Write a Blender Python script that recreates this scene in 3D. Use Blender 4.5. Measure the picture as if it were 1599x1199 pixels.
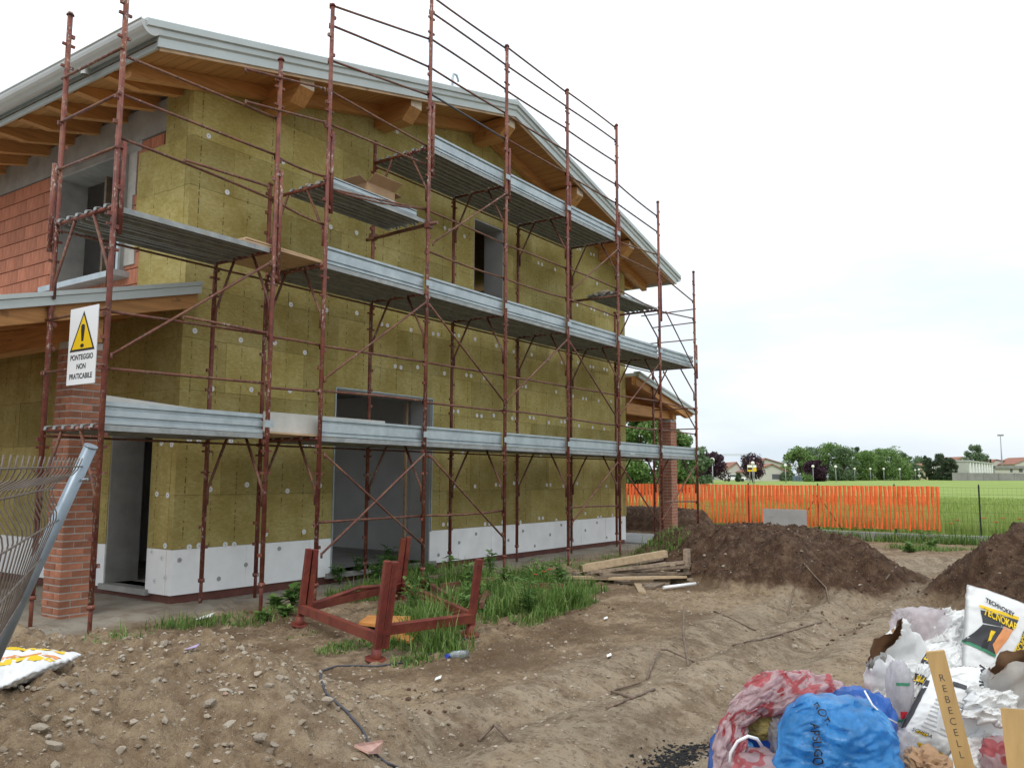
import bpy, bmesh, math, random
import numpy as np
from mathutils import Vector, Matrix, noise as mnoise
from mathutils.bvhtree import BVHTree
for o in list(bpy.data.objects): bpy.data.objects.remove(o)
rnd = random.Random(7); npr = np.random.default_rng(7)
scene = bpy.context.scene; COL = scene.collection
# ------------------------------------------------------------------ camera (solved from the scaffold bays)
CAM = np.array([-4.0, -7.2, 1.582]); YAW, PIT, ROL, FPX = math.radians(34.94), math.radians(6.313), math.radians(0.292), 1313.96
FWD = np.array([math.cos(YAW)*math.cos(PIT), math.sin(YAW)*math.cos(PIT), math.sin(PIT)])
_r = np.array([math.sin(YAW), -math.cos(YAW), 0.0]); _u = np.cross(_r, FWD)
RGT = math.cos(ROL)*_r + math.sin(ROL)*_u; UPV = -math.sin(ROL)*_r + math.cos(ROL)*_u
cd = bpy.data.cameras.new('camera'); cam = bpy.data.objects.new('camera', cd); COL.objects.link(cam)
cd.sensor_width = 36.0; cd.lens = FPX/1599*36; cd.clip_end = 5000; cd.clip_start = 0.05
cam.matrix_world = Matrix(((RGT[0], UPV[0], -FWD[0], CAM[0]), (RGT[1], UPV[1], -FWD[1], CAM[1]), (RGT[2], UPV[2], -FWD[2], CAM[2]), (0, 0, 0, 1)))
scene.camera = cam
# ------------------------------------------------------------------ sky: bright overcast, soft sun
w = bpy.data.worlds.new('World'); scene.world = w; w.use_nodes = True
nt = w.node_tree; nt.nodes.clear()
def wn(t, **k):
    n = nt.nodes.new(t)
    for a, b in k.items(): setattr(n, a, b)
    return n
SUN_EL, SUN_ROT = math.radians(50), math.radians(248)
sky = wn('ShaderNodeTexSky', sky_type='NISHITA', sun_disc=False, sun_elevation=SUN_EL, sun_rotation=SUN_ROT, air_density=1.0, dust_density=2.0)
bg1 = wn('ShaderNodeBackground'); bg1.inputs[1].default_value = 0.1; nt.links.new(sky.outputs[0], bg1.inputs[0])
bg2 = wn('ShaderNodeBackground'); bg2.inputs[1].default_value = 1.0
tc = wn('ShaderNodeTexCoord'); mp = wn('ShaderNodeMapping'); mp.inputs['Scale'].default_value = (1.0, 1.0, 4.0); nt.links.new(tc.outputs['Generated'], mp.inputs[0])
nz = wn('ShaderNodeTexNoise'); nz.inputs['Scale'].default_value = 2.2; nz.inputs['Detail'].default_value = 6; nz.inputs['Roughness'].default_value = .55; nt.links.new(mp.outputs[0], nz.inputs['Vector'])
rp = wn('ShaderNodeValToRGB'); rp.color_ramp.elements[0].position = .36; rp.color_ramp.elements[0].color = (.87, .985, 1.09, 1); rp.color_ramp.elements[1].position = .6; rp.color_ramp.elements[1].color = (1.10, 1.16, 1.20, 1)
nt.links.new(nz.outputs['Fac'], rp.inputs[0])
sx = wn('ShaderNodeSeparateXYZ'); nt.links.new(tc.outputs['Generated'], sx.inputs[0])
mr = wn('ShaderNodeMapRange'); mr.inputs['From Min'].default_value = .03; mr.inputs['From Max'].default_value = .42; mr.inputs['To Min'].default_value = .93; mr.inputs['To Max'].default_value = 1.3
nt.links.new(sx.outputs['Z'], mr.inputs[0])
vm = wn('ShaderNodeVectorMath', operation='SCALE'); nt.links.new(rp.outputs[0], vm.inputs[0]); nt.links.new(mr.outputs[0], vm.inputs['Scale']); nt.links.new(vm.outputs[0], bg2.inputs[0])
mx = wn('ShaderNodeMixShader'); mx.inputs[0].default_value = .9; nt.links.new(bg1.outputs[0], mx.inputs[1]); nt.links.new(bg2.outputs[0], mx.inputs[2])
wo = wn('ShaderNodeOutputWorld'); nt.links.new(mx.outputs[0], wo.inputs[0])
sd = bpy.data.lights.new('sun', 'SUN'); sd.energy = 1.25; sd.angle = math.radians(18); sd.color = (1, .97, .92)
sun = bpy.data.objects.new('sun', sd); COL.objects.link(sun); sun.location = (-10, -20, 30)
_sd = Vector((math.sin(SUN_ROT)*math.cos(SUN_EL), math.cos(SUN_ROT)*math.cos(SUN_EL), math.sin(SUN_EL)))
sun.rotation_euler = _sd.to_track_quat('Z', 'Y').to_euler()
scene.view_settings.view_transform = 'Standard'; scene.view_settings.look = 'None'; scene.view_settings.gamma = 1; scene.view_settings.exposure = 0.0
try: scene.view_settings.use_curve_mapping = False
except Exception: pass
# ------------------------------------------------------------------ pixel -> place
def ray(x, y): return FWD + RGT*(x-799.5)/FPX + UPV*(599.5-y)/FPX
def at(x, y, ax, v):
    d = ray(x, y); k = 'xyz'.index(ax); return CAM + d*(v-CAM[k])/d[k]
def atd(x, y, dep): return CAM + ray(x, y)*dep
# ------------------------------------------------------------------ value noise
_T = npr.random((256, 256))
def vnoise(x, y):
    xi = np.floor(x).astype(int); yi = np.floor(y).astype(int); fx = x-xi; fy = y-yi
    fx = fx*fx*(3-2*fx); fy = fy*fy*(3-2*fy)
    a = _T[xi % 256, yi % 256]; b = _T[(xi+1) % 256, yi % 256]; c = _T[xi % 256, (yi+1) % 256]; d = _T[(xi+1) % 256, (yi+1) % 256]
    return (a*(1-fx)+b*fx)*(1-fy)+(c*(1-fx)+d*fx)*fy - .5
def mound(x, y, cx, cy, rl, rd, h, ang, flat=1.0):
    dx, dy = x-cx, y-cy; a = (dx*math.cos(ang)+dy*math.sin(ang))/rd; b = (-dx*math.sin(ang)+dy*math.cos(ang))/rl
    wob = 1+.5*vnoise(x*.9+cx, y*.9+cy)+.3*vnoise(x*2.3, y*2.3)
    r = np.sqrt(a*a+b*b)*wob
    t = np.clip(1-r, 0, 1)
    return h*np.minimum(1, t*2.1)**1.15*(.88+.12*t), np.clip(t*5, 0, 1)
def poly_dist(x, y, P):
    d = np.full(np.shape(x), 1e9)
    for (ax_, ay_), (bx_, by_) in zip(P[:-1], P[1:]):
        ux, uy = bx_-ax_, by_-ay_; t = np.clip(((x-ax_)*ux+(y-ay_)*uy)/(ux*ux+uy*uy), 0, 1); d = np.minimum(d, np.hypot(x-ax_-t*ux, y-ay_-t*uy))
    return d
RUT_A = [tuple(at(px, py, 'z', .16)[:2]) for px, py in ((560,1215), (700,1150), (850,1100), (960,1066), (1130,1008), (1290,930), (1390,893), (1470,872))]
RUT_B = [tuple(at(px, py, 'z', .16)[:2]) for px, py in ((930,1230), (1040,1150), (1140,1090), (1250,1022), (1340,962), (1410,912), (1490,880))]
def height(x, y):
    """ground height, soil weight (dark dug earth), rubble weight"""
    x = np.asarray(x, float); y = np.asarray(y, float)
    z = .17 + .10*vnoise(x*.35+3, y*.35+9)
    z = z - np.clip((x-12)/7, 0, 1)*.2
    z = np.where((y > .2) & (x > -.5) & (x < 16), .17+(z-.17)*.35, z)
    s1, w1 = mound(x, y, 8.95, -2.78, 2.05, 3.2, .62, YAW)
    s2, w2 = mound(x, y, 7.35, -8.3, 3.2, 3.9, .88, YAW)
    s3, w3 = mound(x, y, 17.6, 3.4, 2.6, 1.6, .75, 0)
    m1, v1 = mound(x, y, -1.75, -2.75, 2.4, 1.9, .42, YAW)
    kf = np.clip((np.hypot(x-1.6, y+1.9)-1.0)/.8, 0, 1); m1 = m1*kf; v1 = v1*kf
    m2, v2 = mound(x, y, -1.2, -6.3, 1.2, 1.0, .30, YAW)
    soil = np.maximum(np.maximum(w1, w2), w3); rub = np.maximum(v1, v2*.6)
    z = z + np.maximum(np.maximum(s1, s2), s3) + m1 + m2
    rough = .5 + 1.3*soil + 1.2*rub + np.clip(vnoise(x*.5, y*.5+40)*3, 0, 1)*.6
    rough = rough*(1-.5*np.exp(-(np.minimum(poly_dist(x, y, RUT_A), poly_dist(x, y, RUT_B))/.75)**2)*(1-soil))
    rough = np.where((y > .9) & (x > -.5), .25, rough)
    z = z + rough*(.05*vnoise(x*2.1, y*2.1)+.046*vnoise(x*5.3, y*5.3)+.036*np.abs(vnoise(x*11, y*11))*1.6+.030*vnoise(x*19, y*19+3)+.020*vnoise(x*34, y*34))
    # wheel ruts running away past the scaffold
    wob = .10*vnoise(x*1.7, y*1.7+20)
    for P_ in (RUT_A, RUT_B):
        dd = poly_dist(x, y, P_)+wob; z = z - (.075*np.exp(-(dd/.17)**2) - .026*np.exp(-((dd-.36)/.13)**2))*(1-soil)*(1-.6*rub)
    # the field beyond the kerb climbs very gently
    dist = np.clip(x-20, 0, 260); f = np.clip((x-19.9)/.3, 0, 1)
    z = z*(1-f) + f*(.17+.0062*dist*(1-dist/1400)+.05*vnoise(x*.2, y*.2))
    return z, soil*(1-f), rub*(1-f)
def H(x, y): return float(height(np.array([x]), np.array([y]))[0][0])
def gp(px, py, dz=0.0):
    d = ray(px, py); t = 2.0*(1.012**np.arange(260)); P = CAM+d*t[:, None]; g_ = P[:, 2]-height(P[:, 0], P[:, 1])[0]-dz
    k = int(np.argmax(g_ <= 0)) if (g_ <= 0).any() else len(t)-1; k = max(k, 1)
    t2 = np.linspace(t[k-1], t[k], 30); P = CAM+d*t2[:, None]; g_ = P[:, 2]-height(P[:, 0], P[:, 1])[0]-dz
    return P[int(np.argmax(g_ <= 0)) if (g_ <= 0).any() else -1]
# ------------------------------------------------------------------ mesh collector
ORG = {}
class B:
    def __init__(s): s.v = []; s.f = []; s.m = []; s.sm = []
    def add(s, V, F, m=0, sm=False):
        o = len(s.v); s.v.extend([tuple(map(float, p)) for p in V]); s.f.extend([tuple(i+o for i in f) for f in F]); s.m.extend([m]*len(F)); s.sm.extend([sm]*len(F)); return s
    def box(s, lo, hi, m=0):
        x0, y0, z0 = lo; x1, y1, z1 = hi
        return s.add([(x0,y0,z0),(x1,y0,z0),(x1,y1,z0),(x0,y1,z0),(x0,y0,z1),(x1,y0,z1),(x1,y1,z1),(x0,y1,z1)], [(0,3,2,1),(4,5,6,7),(0,1,5,4),(1,2,6,5),(2,3,7,6),(3,0,4,7)], m)
    def beam(s, p0, p1, wd, ht, up=(0,0,1), m=0):
        p0 = Vector(p0); p1 = Vector(p1); d = (p1-p0).normalized(); a = d.cross(Vector(up)).normalized(); b = a.cross(d).normalized()
        V = [p+a*(i*wd/2)+b*(j*ht/2) for p in (p0, p1) for i, j in ((-1,-1),(1,-1),(1,1),(-1,1))]
        return s.add(V, [(0,1,2,3),(7,6,5,4),(0,4,5,1),(1,5,6,2),(2,6,7,3),(3,7,4,0)], m)
    def tube(s, pts, r, n=8, m=0, caps=True):
        pts = [Vector(p) for p in pts]; rr = r if isinstance(r, (list, tuple)) else [r]*len(pts); V = []; F = []
        ref = None
        for i, p in enumerate(pts):
            d = (pts[min(i+1, len(pts)-1)]-pts[max(i-1, 0)])
            d = d.normalized() if d.length > 1e-9 else Vector((0,0,1))
            if ref is None: ref = Vector((0,0,1)) if abs(d.z) < .9 else Vector((1,0,0))
            a = d.cross(ref).normalized(); b = a.cross(d).normalized(); ref = b
            for k in range(n):
                t = 2*math.pi*k/n; V.append(p+a*(math.cos(t)*rr[i])+b*(math.sin(t)*rr[i]))
        for i in range(len(pts)-1):
            for k in range(n):
                F.append((i*n+k, i*n+(k+1) % n, (i+1)*n+(k+1) % n, (i+1)*n+k))
        s.add(V, F, m, True)
        if caps:
            o = len(s.v)-len(V); s.f.append(tuple(o+k for k in range(n))[::-1]); s.f.append(tuple(o+(len(pts)-1)*n+k for k in range(n))); s.m += [m, m]; s.sm += [False, False]
        return s
    def prism(s, poly, vec, m=0):
        n = len(poly); vec = Vector(vec); V = [Vector(p) for p in poly]; V += [p+vec for p in V]
        F = [tuple(range(n))[::-1], tuple(range(n, 2*n))]+[(i, (i+1) % n, n+(i+1) % n, n+i) for i in range(n)]
        return s.add(V, F, m)
    def sweep(s, prof, p0, p1, a, b, m=0):
        p0, p1, a, b = Vector(p0), Vector(p1), Vector(a), Vector(b)
        return s.prism([p0+a*u+b*v for u, v in prof], p1-p0, m)
    def build(s, name, mats, parent=None, mesh_only=False):
        me = bpy.data.meshes.new(name); o = ORG.get(parent.name, (0,0,0)) if parent else (0,0,0)
        V = [(x-o[0], y-o[1], z-o[2]) for x, y, z in s.v]
        me.from_pydata(V, [], s.f); mats = mats if isinstance(mats, (list, tuple)) else [mats]
        for k in mats: me.materials.append(k)
        if len(mats) > 1: me.polygons.foreach_set('material_index', s.m)
        me.polygons.foreach_set('use_smooth', s.sm)
        bm = bmesh.new(); bm.from_mesh(me); bmesh.ops.recalc_face_normals(bm, faces=bm.faces); bm.to_mesh(me); bm.free()
        if mesh_only: return me
        return link(name, me, parent)
def link(name, me, parent=None, loc=None):
    ob = bpy.data.objects.new(name, me); COL.objects.link(ob)
    if parent: ob.parent = parent; ORG[ob.name] = ORG.get(parent.name, (0,0,0))
    if loc is not None:
        o = ORG.get(parent.name, (0,0,0)) if parent else (0,0,0); ob.location = (loc[0]-o[0], loc[1]-o[1], loc[2]-o[2])
    return ob
def tag(o, label=None, cat=None, group=None, kind=None):
    if label: o['label'] = label
    if cat: o['category'] = cat
    if group: o['group'] = group
    if kind: o['kind'] = kind
    return o
def thing(name, loc, label, cat, group=None):
    e = bpy.data.objects.new(name, None); COL.objects.link(e); e.location = tuple(map(float, loc)); e.empty_display_size = .2
    ORG[e.name] = tuple(map(float, loc)); return tag(e, label, cat, group)
def solo(b, name, mats, loc, label, cat, group=None, kind=None):
    """one-mesh thing with its origin at loc"""
    me = bpy.data.meshes.new(name); me.from_pydata([(x-loc[0], y-loc[1], z-loc[2]) for x, y, z in b.v], [], b.f)
    mats = mats if isinstance(mats, (list, tuple)) else [mats]
    for k in mats: me.materials.append(k)
    me.polygons.foreach_set('material_index', b.m); me.polygons.foreach_set('use_smooth', b.sm)
    bm = bmesh.new(); bm.from_mesh(me); bmesh.ops.recalc_face_normals(bm, faces=bm.faces); bm.to_mesh(me); bm.free()
    o = link(name, me); o.location = tuple(map(float, loc)); return tag(o, label, cat, group, kind)
# ------------------------------------------------------------------ materials
class MT:
    def __init__(s, name, rough=.7, metal=0.0, spec=.4):
        s.m = bpy.data.materials.new(name); s.m.use_nodes = True; s.nt = s.m.node_tree; s.b = s.nt.nodes['Principled BSDF']
        s.b.inputs['Roughness'].default_value = rough; s.b.inputs['Metallic'].default_value = metal; s.b.inputs['Specular IOR Level'].default_value = spec
        s.tc = s.nt.nodes.new('ShaderNodeTexCoord')
    def n(s, t, ins=None, **k):
        n = s.nt.nodes.new(t)
        for a, b in k.items(): setattr(n, a, b)
        for a, b in (ins or {}).items():
            if hasattr(b, 'is_output'): s.nt.links.new(b, n.inputs[a])
            else: n.inputs[a].default_value = b
        return n
    def noise(s, scale, detail=4, rough=.55, stretch=None, coord='Object', w=0):
        v = s.tc.outputs[coord]
        if stretch: v = s.n('ShaderNodeMapping', {'Vector': v, 'Scale': stretch}).outputs[0]
        return s.n('ShaderNodeTexNoise', {'Vector': v, 'Scale': scale, 'Detail': detail, 'Roughness': rough}).outputs['Fac']
    def ramp(s, fac, stops):
        r = s.n('ShaderNodeValToRGB', {'Fac': fac}); e = r.color_ramp.elements
        while len(e) < len(stops): e.new(.5)
        for k, (p, c) in zip(e, stops): k.position = p; k.color = (*c, 1) if len(c) == 3 else c
        return r.outputs[0]
    def mix(s, fac, a, b, mode='MIX'):
        n = s.n('ShaderNodeMix', data_type='RGBA', blend_type=mode)
        for i, v in ((0, fac), (6, a), (7, b)):
            if hasattr(v, 'is_output'): s.nt.links.new(v, n.inputs[i])
            else: n.inputs[i].default_value = v if i == 0 else (*v, 1)
        return n.outputs[2]
    def math(s, op, a, b=0.0, clamp=False):
        n = s.n('ShaderNodeMath', operation=op); n.use_clamp = clamp
        for i, v in ((0, a), (1, b)):
            if hasattr(v, 'is_output'): s.nt.links.new(v, n.inputs[i])
            else: n.inputs[i].default_value = v
        return n.outputs[0]
    def attr(s, name): return s.n('ShaderNodeAttribute', attribute_name=name).outputs['Fac']
    def color(s, c):
        if hasattr(c, 'is_output'): s.nt.links.new(c, s.b.inputs['Base Color'])
        else: s.b.inputs['Base Color'].default_value = (*c, 1)
        return s
    def bump(s, h, dist=.01, st=.6):
        b = s.n('ShaderNodeBump', {'Height': h, 'Distance': dist, 'Strength': st}); s.nt.links.new(b.outputs[0], s.b.inputs['Normal']); return s
    def rnd(s, lo, hi):
        oi = s.n('ShaderNodeObjectInfo'); return s.n('ShaderNodeMapRange', {'Value': oi.outputs['Random'], 'To Min': lo, 'To Max': hi}).outputs[0]
    def scale(s, c, f):
        v = s.n('ShaderNodeVectorMath', operation='SCALE'); s.nt.links.new(c, v.inputs[0])
        if hasattr(f, 'is_output'): s.nt.links.new(f, v.inputs['Scale'])
        else: v.inputs['Scale'].default_value = f
        return v.outputs[0]
def simple(name, c, rough=.7, metal=0, var=.25, sc=6, bump=0, bsc=40, stretch=None, rv=0):
    t = MT(name, rough, metal); f = t.noise(sc, 5, .6, stretch); a = tuple(x*(1-var) for x in c); b = tuple(min(1, x*(1+var)) for x in c)
    col = t.ramp(f, [(.3, a), (.7, b)])
    if rv: col = t.scale(col, t.rnd(1-rv, 1+rv))
    t.color(col)
    if bump: t.bump(t.noise(bsc, 4, .6, stretch), bump)
    return t.m
def red_paint(name, base, wear=.62, white=.70):
    t = MT(name, .55); c = t.ramp(t.noise(9, 6, .65), [(.35, tuple(x*.62 for x in base)), (.55, base), (.75, tuple(min(1, x*1.25) for x in base))])
    c = t.mix(t.ramp(t.noise(3.2, 5, .7), [(.46, (0,0,0)), (.60, (.75,.75,.75))]), c, (base[0]*1.35, base[1]*1.9, base[2]*1.45)); c = t.mix(t.ramp(t.noise(22, 5, .7), [(wear-.04, (0,0,0)), (wear+.04, (.8,.8,.8))]), c, (.075, .040, .030))
    gate = t.ramp(t.noise(1.7, 3, .6), [(.48, (0,0,0)), (.60, (1,1,1))]); c = t.mix(t.math('MULTIPLY', gate, t.ramp(t.noise(44, 5, .75, (1, 1, .45)), [(white-.10, (0,0,0)), (white-.06, (1,1,1))])), c, (.50, .45, .40))
    return t.color(c).bump(t.noise(60, 3), .002).m
M = {}
M['red'] = red_paint('scaffold_red_paint', (.175, .045, .031), .58, .66); M['red2'] = red_paint('rail_rust_paint', (.17, .06, .04), .55, .69); M['oxide'] = red_paint('stillage_oxide_paint', (.16, .028, .020), .62, .78)
t = MT('galvanised_steel', .40, .35); M['galv'] = t.color(t.ramp(t.noise(5, 5, .65), [(.3, (.31, .36, .385)), (.55, (.41, .465, .49)), (.8, (.50, .55, .57))])).m
t = MT('worn_deck_steel', .6, .25); c = t.ramp(t.noise(7, 6, .7, (1, 6, 1)), [(.3, (.22, .23, .23)), (.6, (.36, .38, .38)), (.8, (.45, .46, .45))]); M['deck'] = t.color(t.mix(t.ramp(t.noise(5, 5, .7), [(.58, (0,0,0)), (.7, (.7,.7,.7))]), c, (.33, .29, .22))).m
M['roofmetal'] = simple('grey_roof_metal', (.47, .51, .50), .38, .15, .06, 3)
M['gutter'] = simple('gutter_metal', (.47, .48, .46), .35, .3, .06, 3)
def wood(name, c, stretch, var=.25, rv=.12):
    t = MT(name, .62); f = t.noise(3.0, 6, .6, stretch); col = t.ramp(f, [(.3, tuple(x*(1-var) for x in c)), (.7, tuple(min(1, x*(1+var)) for x in c))])
    col = t.mix(t.ramp(t.noise(5, 2, .4), [(.70, (0,0,0)), (.75, (.6,.6,.6))]), col, tuple(x*.4 for x in c))
    return t.color(t.scale(col, t.rnd(1-rv, 1+rv))).bump(f, .003).m
M['woodx'] = wood('larch_stained_beam', (.47, .225, .075), (.6, 9, 9)); M['woody'] = wood('larch_stained_rafter', (.47, .225, .075), (9, .6, 9)); M['woodpale'] = wood('pale_pine_board', (.60, .41, .27), (1, 8, 8))
t = MT('soffit_boards', .6); col = t.ramp(t.noise(2.5, 6, .6, (7, .5, 7)), [(.3, (.36, .17, .055)), (.7, (.52, .26, .09))]); wv = t.n('ShaderNodeSeparateXYZ', {0: t.tc.outputs['Object']}).outputs['X']
gv = t.math('LESS_THAN', t.math('FRACT', t.math('MULTIPLY', wv, 7.0)), .05); M['soffit'] = t.color(t.mix(gv, col, (.16, .075, .025))).m
def wool(name, axis):
    t = MT(name, .95, 0, .15); s = t.n('ShaderNodeSeparateXYZ', {0: t.tc.outputs['Object']}); a = s.outputs[axis]
    f = t.noise(2.2, 5, .6); g = t.noise(16, 6, .75, (1, 1, 2.2)); fine = t.noise(60, 3, .6, (1,1,3))
    c = t.ramp(t.math('ADD', t.math('MULTIPLY', f, .5), t.math('MULTIPLY', g, .5)), [(.26, (.235, .172, .048)), (.47, (.362, .289, .098)), (.68, (.53, .455, .215))])
    c = t.scale(c, t.rnd(.80, 1.16)); c = t.mix(t.ramp(t.noise(7.5, 3, .7, (1, 1, 1.6)), [(.70, (0,0,0)), (.74, (.85,.85,.85))]), c, (.06, .045, .018))
    # faint rows of printed characters up the boards
    ln = t.math('LESS_THAN', t.math('ABSOLUTE', t.math('SUBTRACT', t.math('FRACT', t.math('MULTIPLY', a, 2.9)), .5)), .022)
    dots = t.ramp(t.noise(38, 2, .5, (.15, .15, 1)), [(.5, (0,0,0)), (.56, (1,1,1))]); gate = t.ramp(t.noise(1.3, 3, .5), [(.36, (0,0,0)), (.48, (1,1,1))])
    fac = t.math('MULTIPLY', t.math('MULTIPLY', ln, dots), t.math('MULTIPLY', gate, .8)); c = t.mix(fac, c, (.085, .062, .025))
    # damp or torn patches
    c = t.mix(t.ramp(t.noise(1.1, 4, .6), [(.62, (0,0,0)), (.75, (.5,.5,.5))]), c, (.20, .16, .055))
    return t.color(c).bump(t.math('ADD', g, fine), .006, .8).m
M['woolx'] = wool('rock_wool_gable', 'X'); M['wooly'] = wool('rock_wool_side', 'Y')
M['eps'] = simple('white_polystyrene', (.87, .87, .86), .8, 0, .07, 3, .002, 90, rv=.04)
M['cap'] = simple('white_plastic_cap', (.72, .72, .72), .5, 0, .08, 20)
M['capdark'] = simple('dark_plug', (.10, .10, .10), .6)
M['concrete'] = simple('raw_concrete', (.30, .29, .27), .85, 0, .22, 3, .004, 30)
M['plaster'] = simple('grey_plaster', (.36, .36, .35), .9, 0, .12, 2, .002, 30)
M['plasterlight'] = simple('pale_plaster', (.78, .78, .77), .9, 0, .08, 2, .002, 30)
M['brick'] = simple('facing_brick', (.31, .125, .072), .85, 0, .3, 9, .004, 60, rv=.22)
M['mortar'] = simple('mortar', (.40, .37, .33), .95, 0, .15, 12, .003, 60)
t = MT('hollow_clay_block', .85); c = t.ramp(t.noise(5, 5, .6), [(.3, (.36, .13, .075)), (.7, (.52, .21, .125))]); c = t.mix(t.ramp(t.noise(30, 3, .6, (1, 1, .12)), [(.5, (0,0,0)), (.6, (.45,.45,.45))]), c, (.27, .09, .05)); M['block'] = t.color(t.scale(c, t.rnd(.85, 1.12))).bump(t.noise(40, 2, .5, (1, 1, .05)), .008).m
M['render'] = simple('render_smear', (.42, .40, .36), .9, 0, .15, 8, .004, 40)
M['bitumen'] = simple('red_brown_plinth', (.13, .05, .038), .85, 0, .3, 5, .003, 40)
M['sign'] = simple('white_sign_panel', (.78, .79, .80), .35, 0, .02, 4); M['yellow'] = simple('warning_yellow', (.80, .52, .01), .4, 0, .03, 4); M['black'] = simple('print_black', (.02, .02, .022), .5, 0, .1, 4)
M['ply'] = wood('weathered_plywood', (.50, .34, .20), (1, 7, 7), .25); M['grey_timber'] = wood('weathered_timber', (.26, .195, .14), (1.5, 8, 8), .4, .35); M['fresh_timber'] = wood('fresh_sawn_timber', (.46, .34, .21), (1, 8, 8), .2, .1)
M['card'] = simple('brown_cardboard', (.42, .27, .16), .85, 0, .12, 5)
M['wire'] = simple('dull_wire', (.17, .14, .12), .55, .4, .3, 20); M['postgalv'] = simple('galvanised_post', (.25, .30, .345), .4, .45, .12, 8)
M['cable'] = simple('grey_cable', (.07, .07, .085), .55, 0, .2, 20); M['rebar'] = simple('rusty_rebar', (.20, .145, .11), .8, .2, .4, 25)
M['orange'] = simple('orange_net', (.88, .15, .035), .5, 0, .15, 6); M['greenpost'] = simple('dark_green_post', (.018, .03, .02), .5, 0, .2, 8); M['stone'] = simple('rubble_stone', (.36, .30, .235), .9, 0, .3, 9, .004, 30, rv=.25); M['clod'] = simple('soil_clod', (.092, .052, .032), .95, 0, .35, 9, .004, 30)
# ================================================================== GROUND
def axis(segs):
    out = [segs[0][0]]
    for a, b, st in segs:
        n = max(1, int(round((b-a)/st))); out += list(np.linspace(a, b, n+1)[1:])
    return np.array(out)
gx = axis([(-60, -8, 6), (-8, -3, .25), (-3, -2.2, .06), (-2.2, 6.5, .027), (6.5, 13, .05), (13, 20, .12), (20, 20.4, .1), (20.4, 60, 1.2), (60, 300, 12), (300, 1500, 150)])
gy = axis([(-900, -60, 80), (-60, -14, 3), (-14, -7.2, .12), (-7.2, .6, .028), (.6, 8, .1), (8, 40, 2), (40, 120, 8), (120, 1500, 100)])
X, Y = np.meshgrid(gx, gy, indexing='ij'); Z, SOIL, RUB = height(X.ravel(), Y.ravel()); Z = Z.reshape(X.shape)
nx, ny = X.shape; idx = np.arange(nx*ny).reshape(nx, ny)
faces = np.stack([idx[:-1, :-1], idx[1:, :-1], idx[1:, 1:], idx[:-1, 1:]], -1).reshape(-1, 4)
def np_mesh(name, V, F, mats, smooth=True, attrs=None):
    V = np.asarray(V, np.float32); F = np.asarray(F, np.int32); k = F.shape[1]
    me = bpy.data.meshes.new(name); me.vertices.add(len(V)); me.vertices.foreach_set('co', V.ravel())
    me.loops.add(F.size); me.loops.foreach_set('vertex_index', F.ravel()); me.polygons.add(len(F))
    me.polygons.foreach_set('loop_start', np.arange(0, F.size, k, dtype=np.int32)); me.polygons.foreach_set('use_smooth', np.full(len(F), smooth))
    me.update(calc_edges=True); me.validate()
    for m_ in (mats if isinstance(mats, (list, tuple)) else [mats]): me.materials.append(m_)
    for a, val in (attrs or {}).items():
        at_ = me.attributes.new(a, 'FLOAT', 'POINT'); at_.data.foreach_set('value', np.asarray(val, np.float32))
    return me
xf, yf = X.ravel(), Y.ravel()
FLD = np.clip((xf-20.05)/.25, 0, 1)
dA, dB = poly_dist(xf, yf, RUT_A)+.12*vnoise(xf*1.7, yf*1.7+20), poly_dist(xf, yf, RUT_B)+.12*vnoise(xf*1.7, yf*1.7+20)
TRK = np.clip(.7*np.exp(-((dA-.30)/.15)**2)+.55*np.exp(-(dA/.2)**2)+.7*np.exp(-((dB-.32)/.15)**2)+.5*np.exp(-(dB/.2)**2)+.35*np.exp(-(np.minimum(dA, dB)/.9)**2), 0, 1)
DST = np.clip((yf-.1+.5*vnoise(xf*1.3, yf*1.3))/.7, 0, 1)*((xf > -1.5)*(xf < 13)*(yf < 4))
t = MT('site_earth', .95, 0, .2)
a1, a2, a3 = t.noise(1.1, 6, .6), t.noise(7, 8, .75), t.noise(38, 4, .7)
c = t.ramp(t.math('ADD', t.math('MULTIPLY', a1, .5), t.math('MULTIPLY', a2, .5)), [(.35, (.118, .072, .038)), (.46, (.235, .160, .094)), (.58, (.36, .268, .172))])
c = t.mix(t.ramp(t.noise(.8, 5, .65), [(.50, (0,0,0)), (.60, (.8,.8,.8))]), c, (.118, .070, .037))
c = t.mix(t.math('MULTIPLY', t.attr('track'), t.math('MULTIPLY', t.ramp(a2, [(.32, (.25,.25,.25)), (.58, (1,1,1))]), .8), True), c, (.37, .30, .215))
c = t.mix(t.ramp(t.noise(2.6, 7, .7), [(.50, (0,0,0)), (.60, (.65,.65,.65))]), c, (.15, .10, .062))
c = t.mix(t.ramp(t.noise(21, 7, .72), [(.52, (0,0,0)), (.62, (.7,.7,.7))]), c, (.115, .077, .048)); c = t.mix(t.ramp(t.noise(26, 5, .7, (1, 1, 1)), [(.30, (.55,.55,.55)), (.40, (0,0,0))]), c, (.41, .35, .275))
c = t.mix(t.math('MULTIPLY', t.attr('dust'), t.ramp(t.noise(2.3, 6, .65), [(.3, (.25,.25,.25)), (.55, (.9,.9,.9))])), c, (.40, .36, .30))
c = t.mix(t.math('MULTIPLY', t.attr('rubble'), .5), c, t.ramp(a2, [(.35, (.165, .107, .062)), (.65, (.38, .282, .18))]))
so = t.ramp(t.math('ADD', t.attr('soil'), t.math('MULTIPLY', t.math('SUBTRACT', a2, .5), 1.2)), [(.35, (0,0,0)), (.6, (1,1,1))])
c = t.mix(so, c, t.ramp(a2, [(.32, (.040, .021, .013)), (.48, (.076, .042, .025)), (.62, (.14, .088, .056))]))
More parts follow.
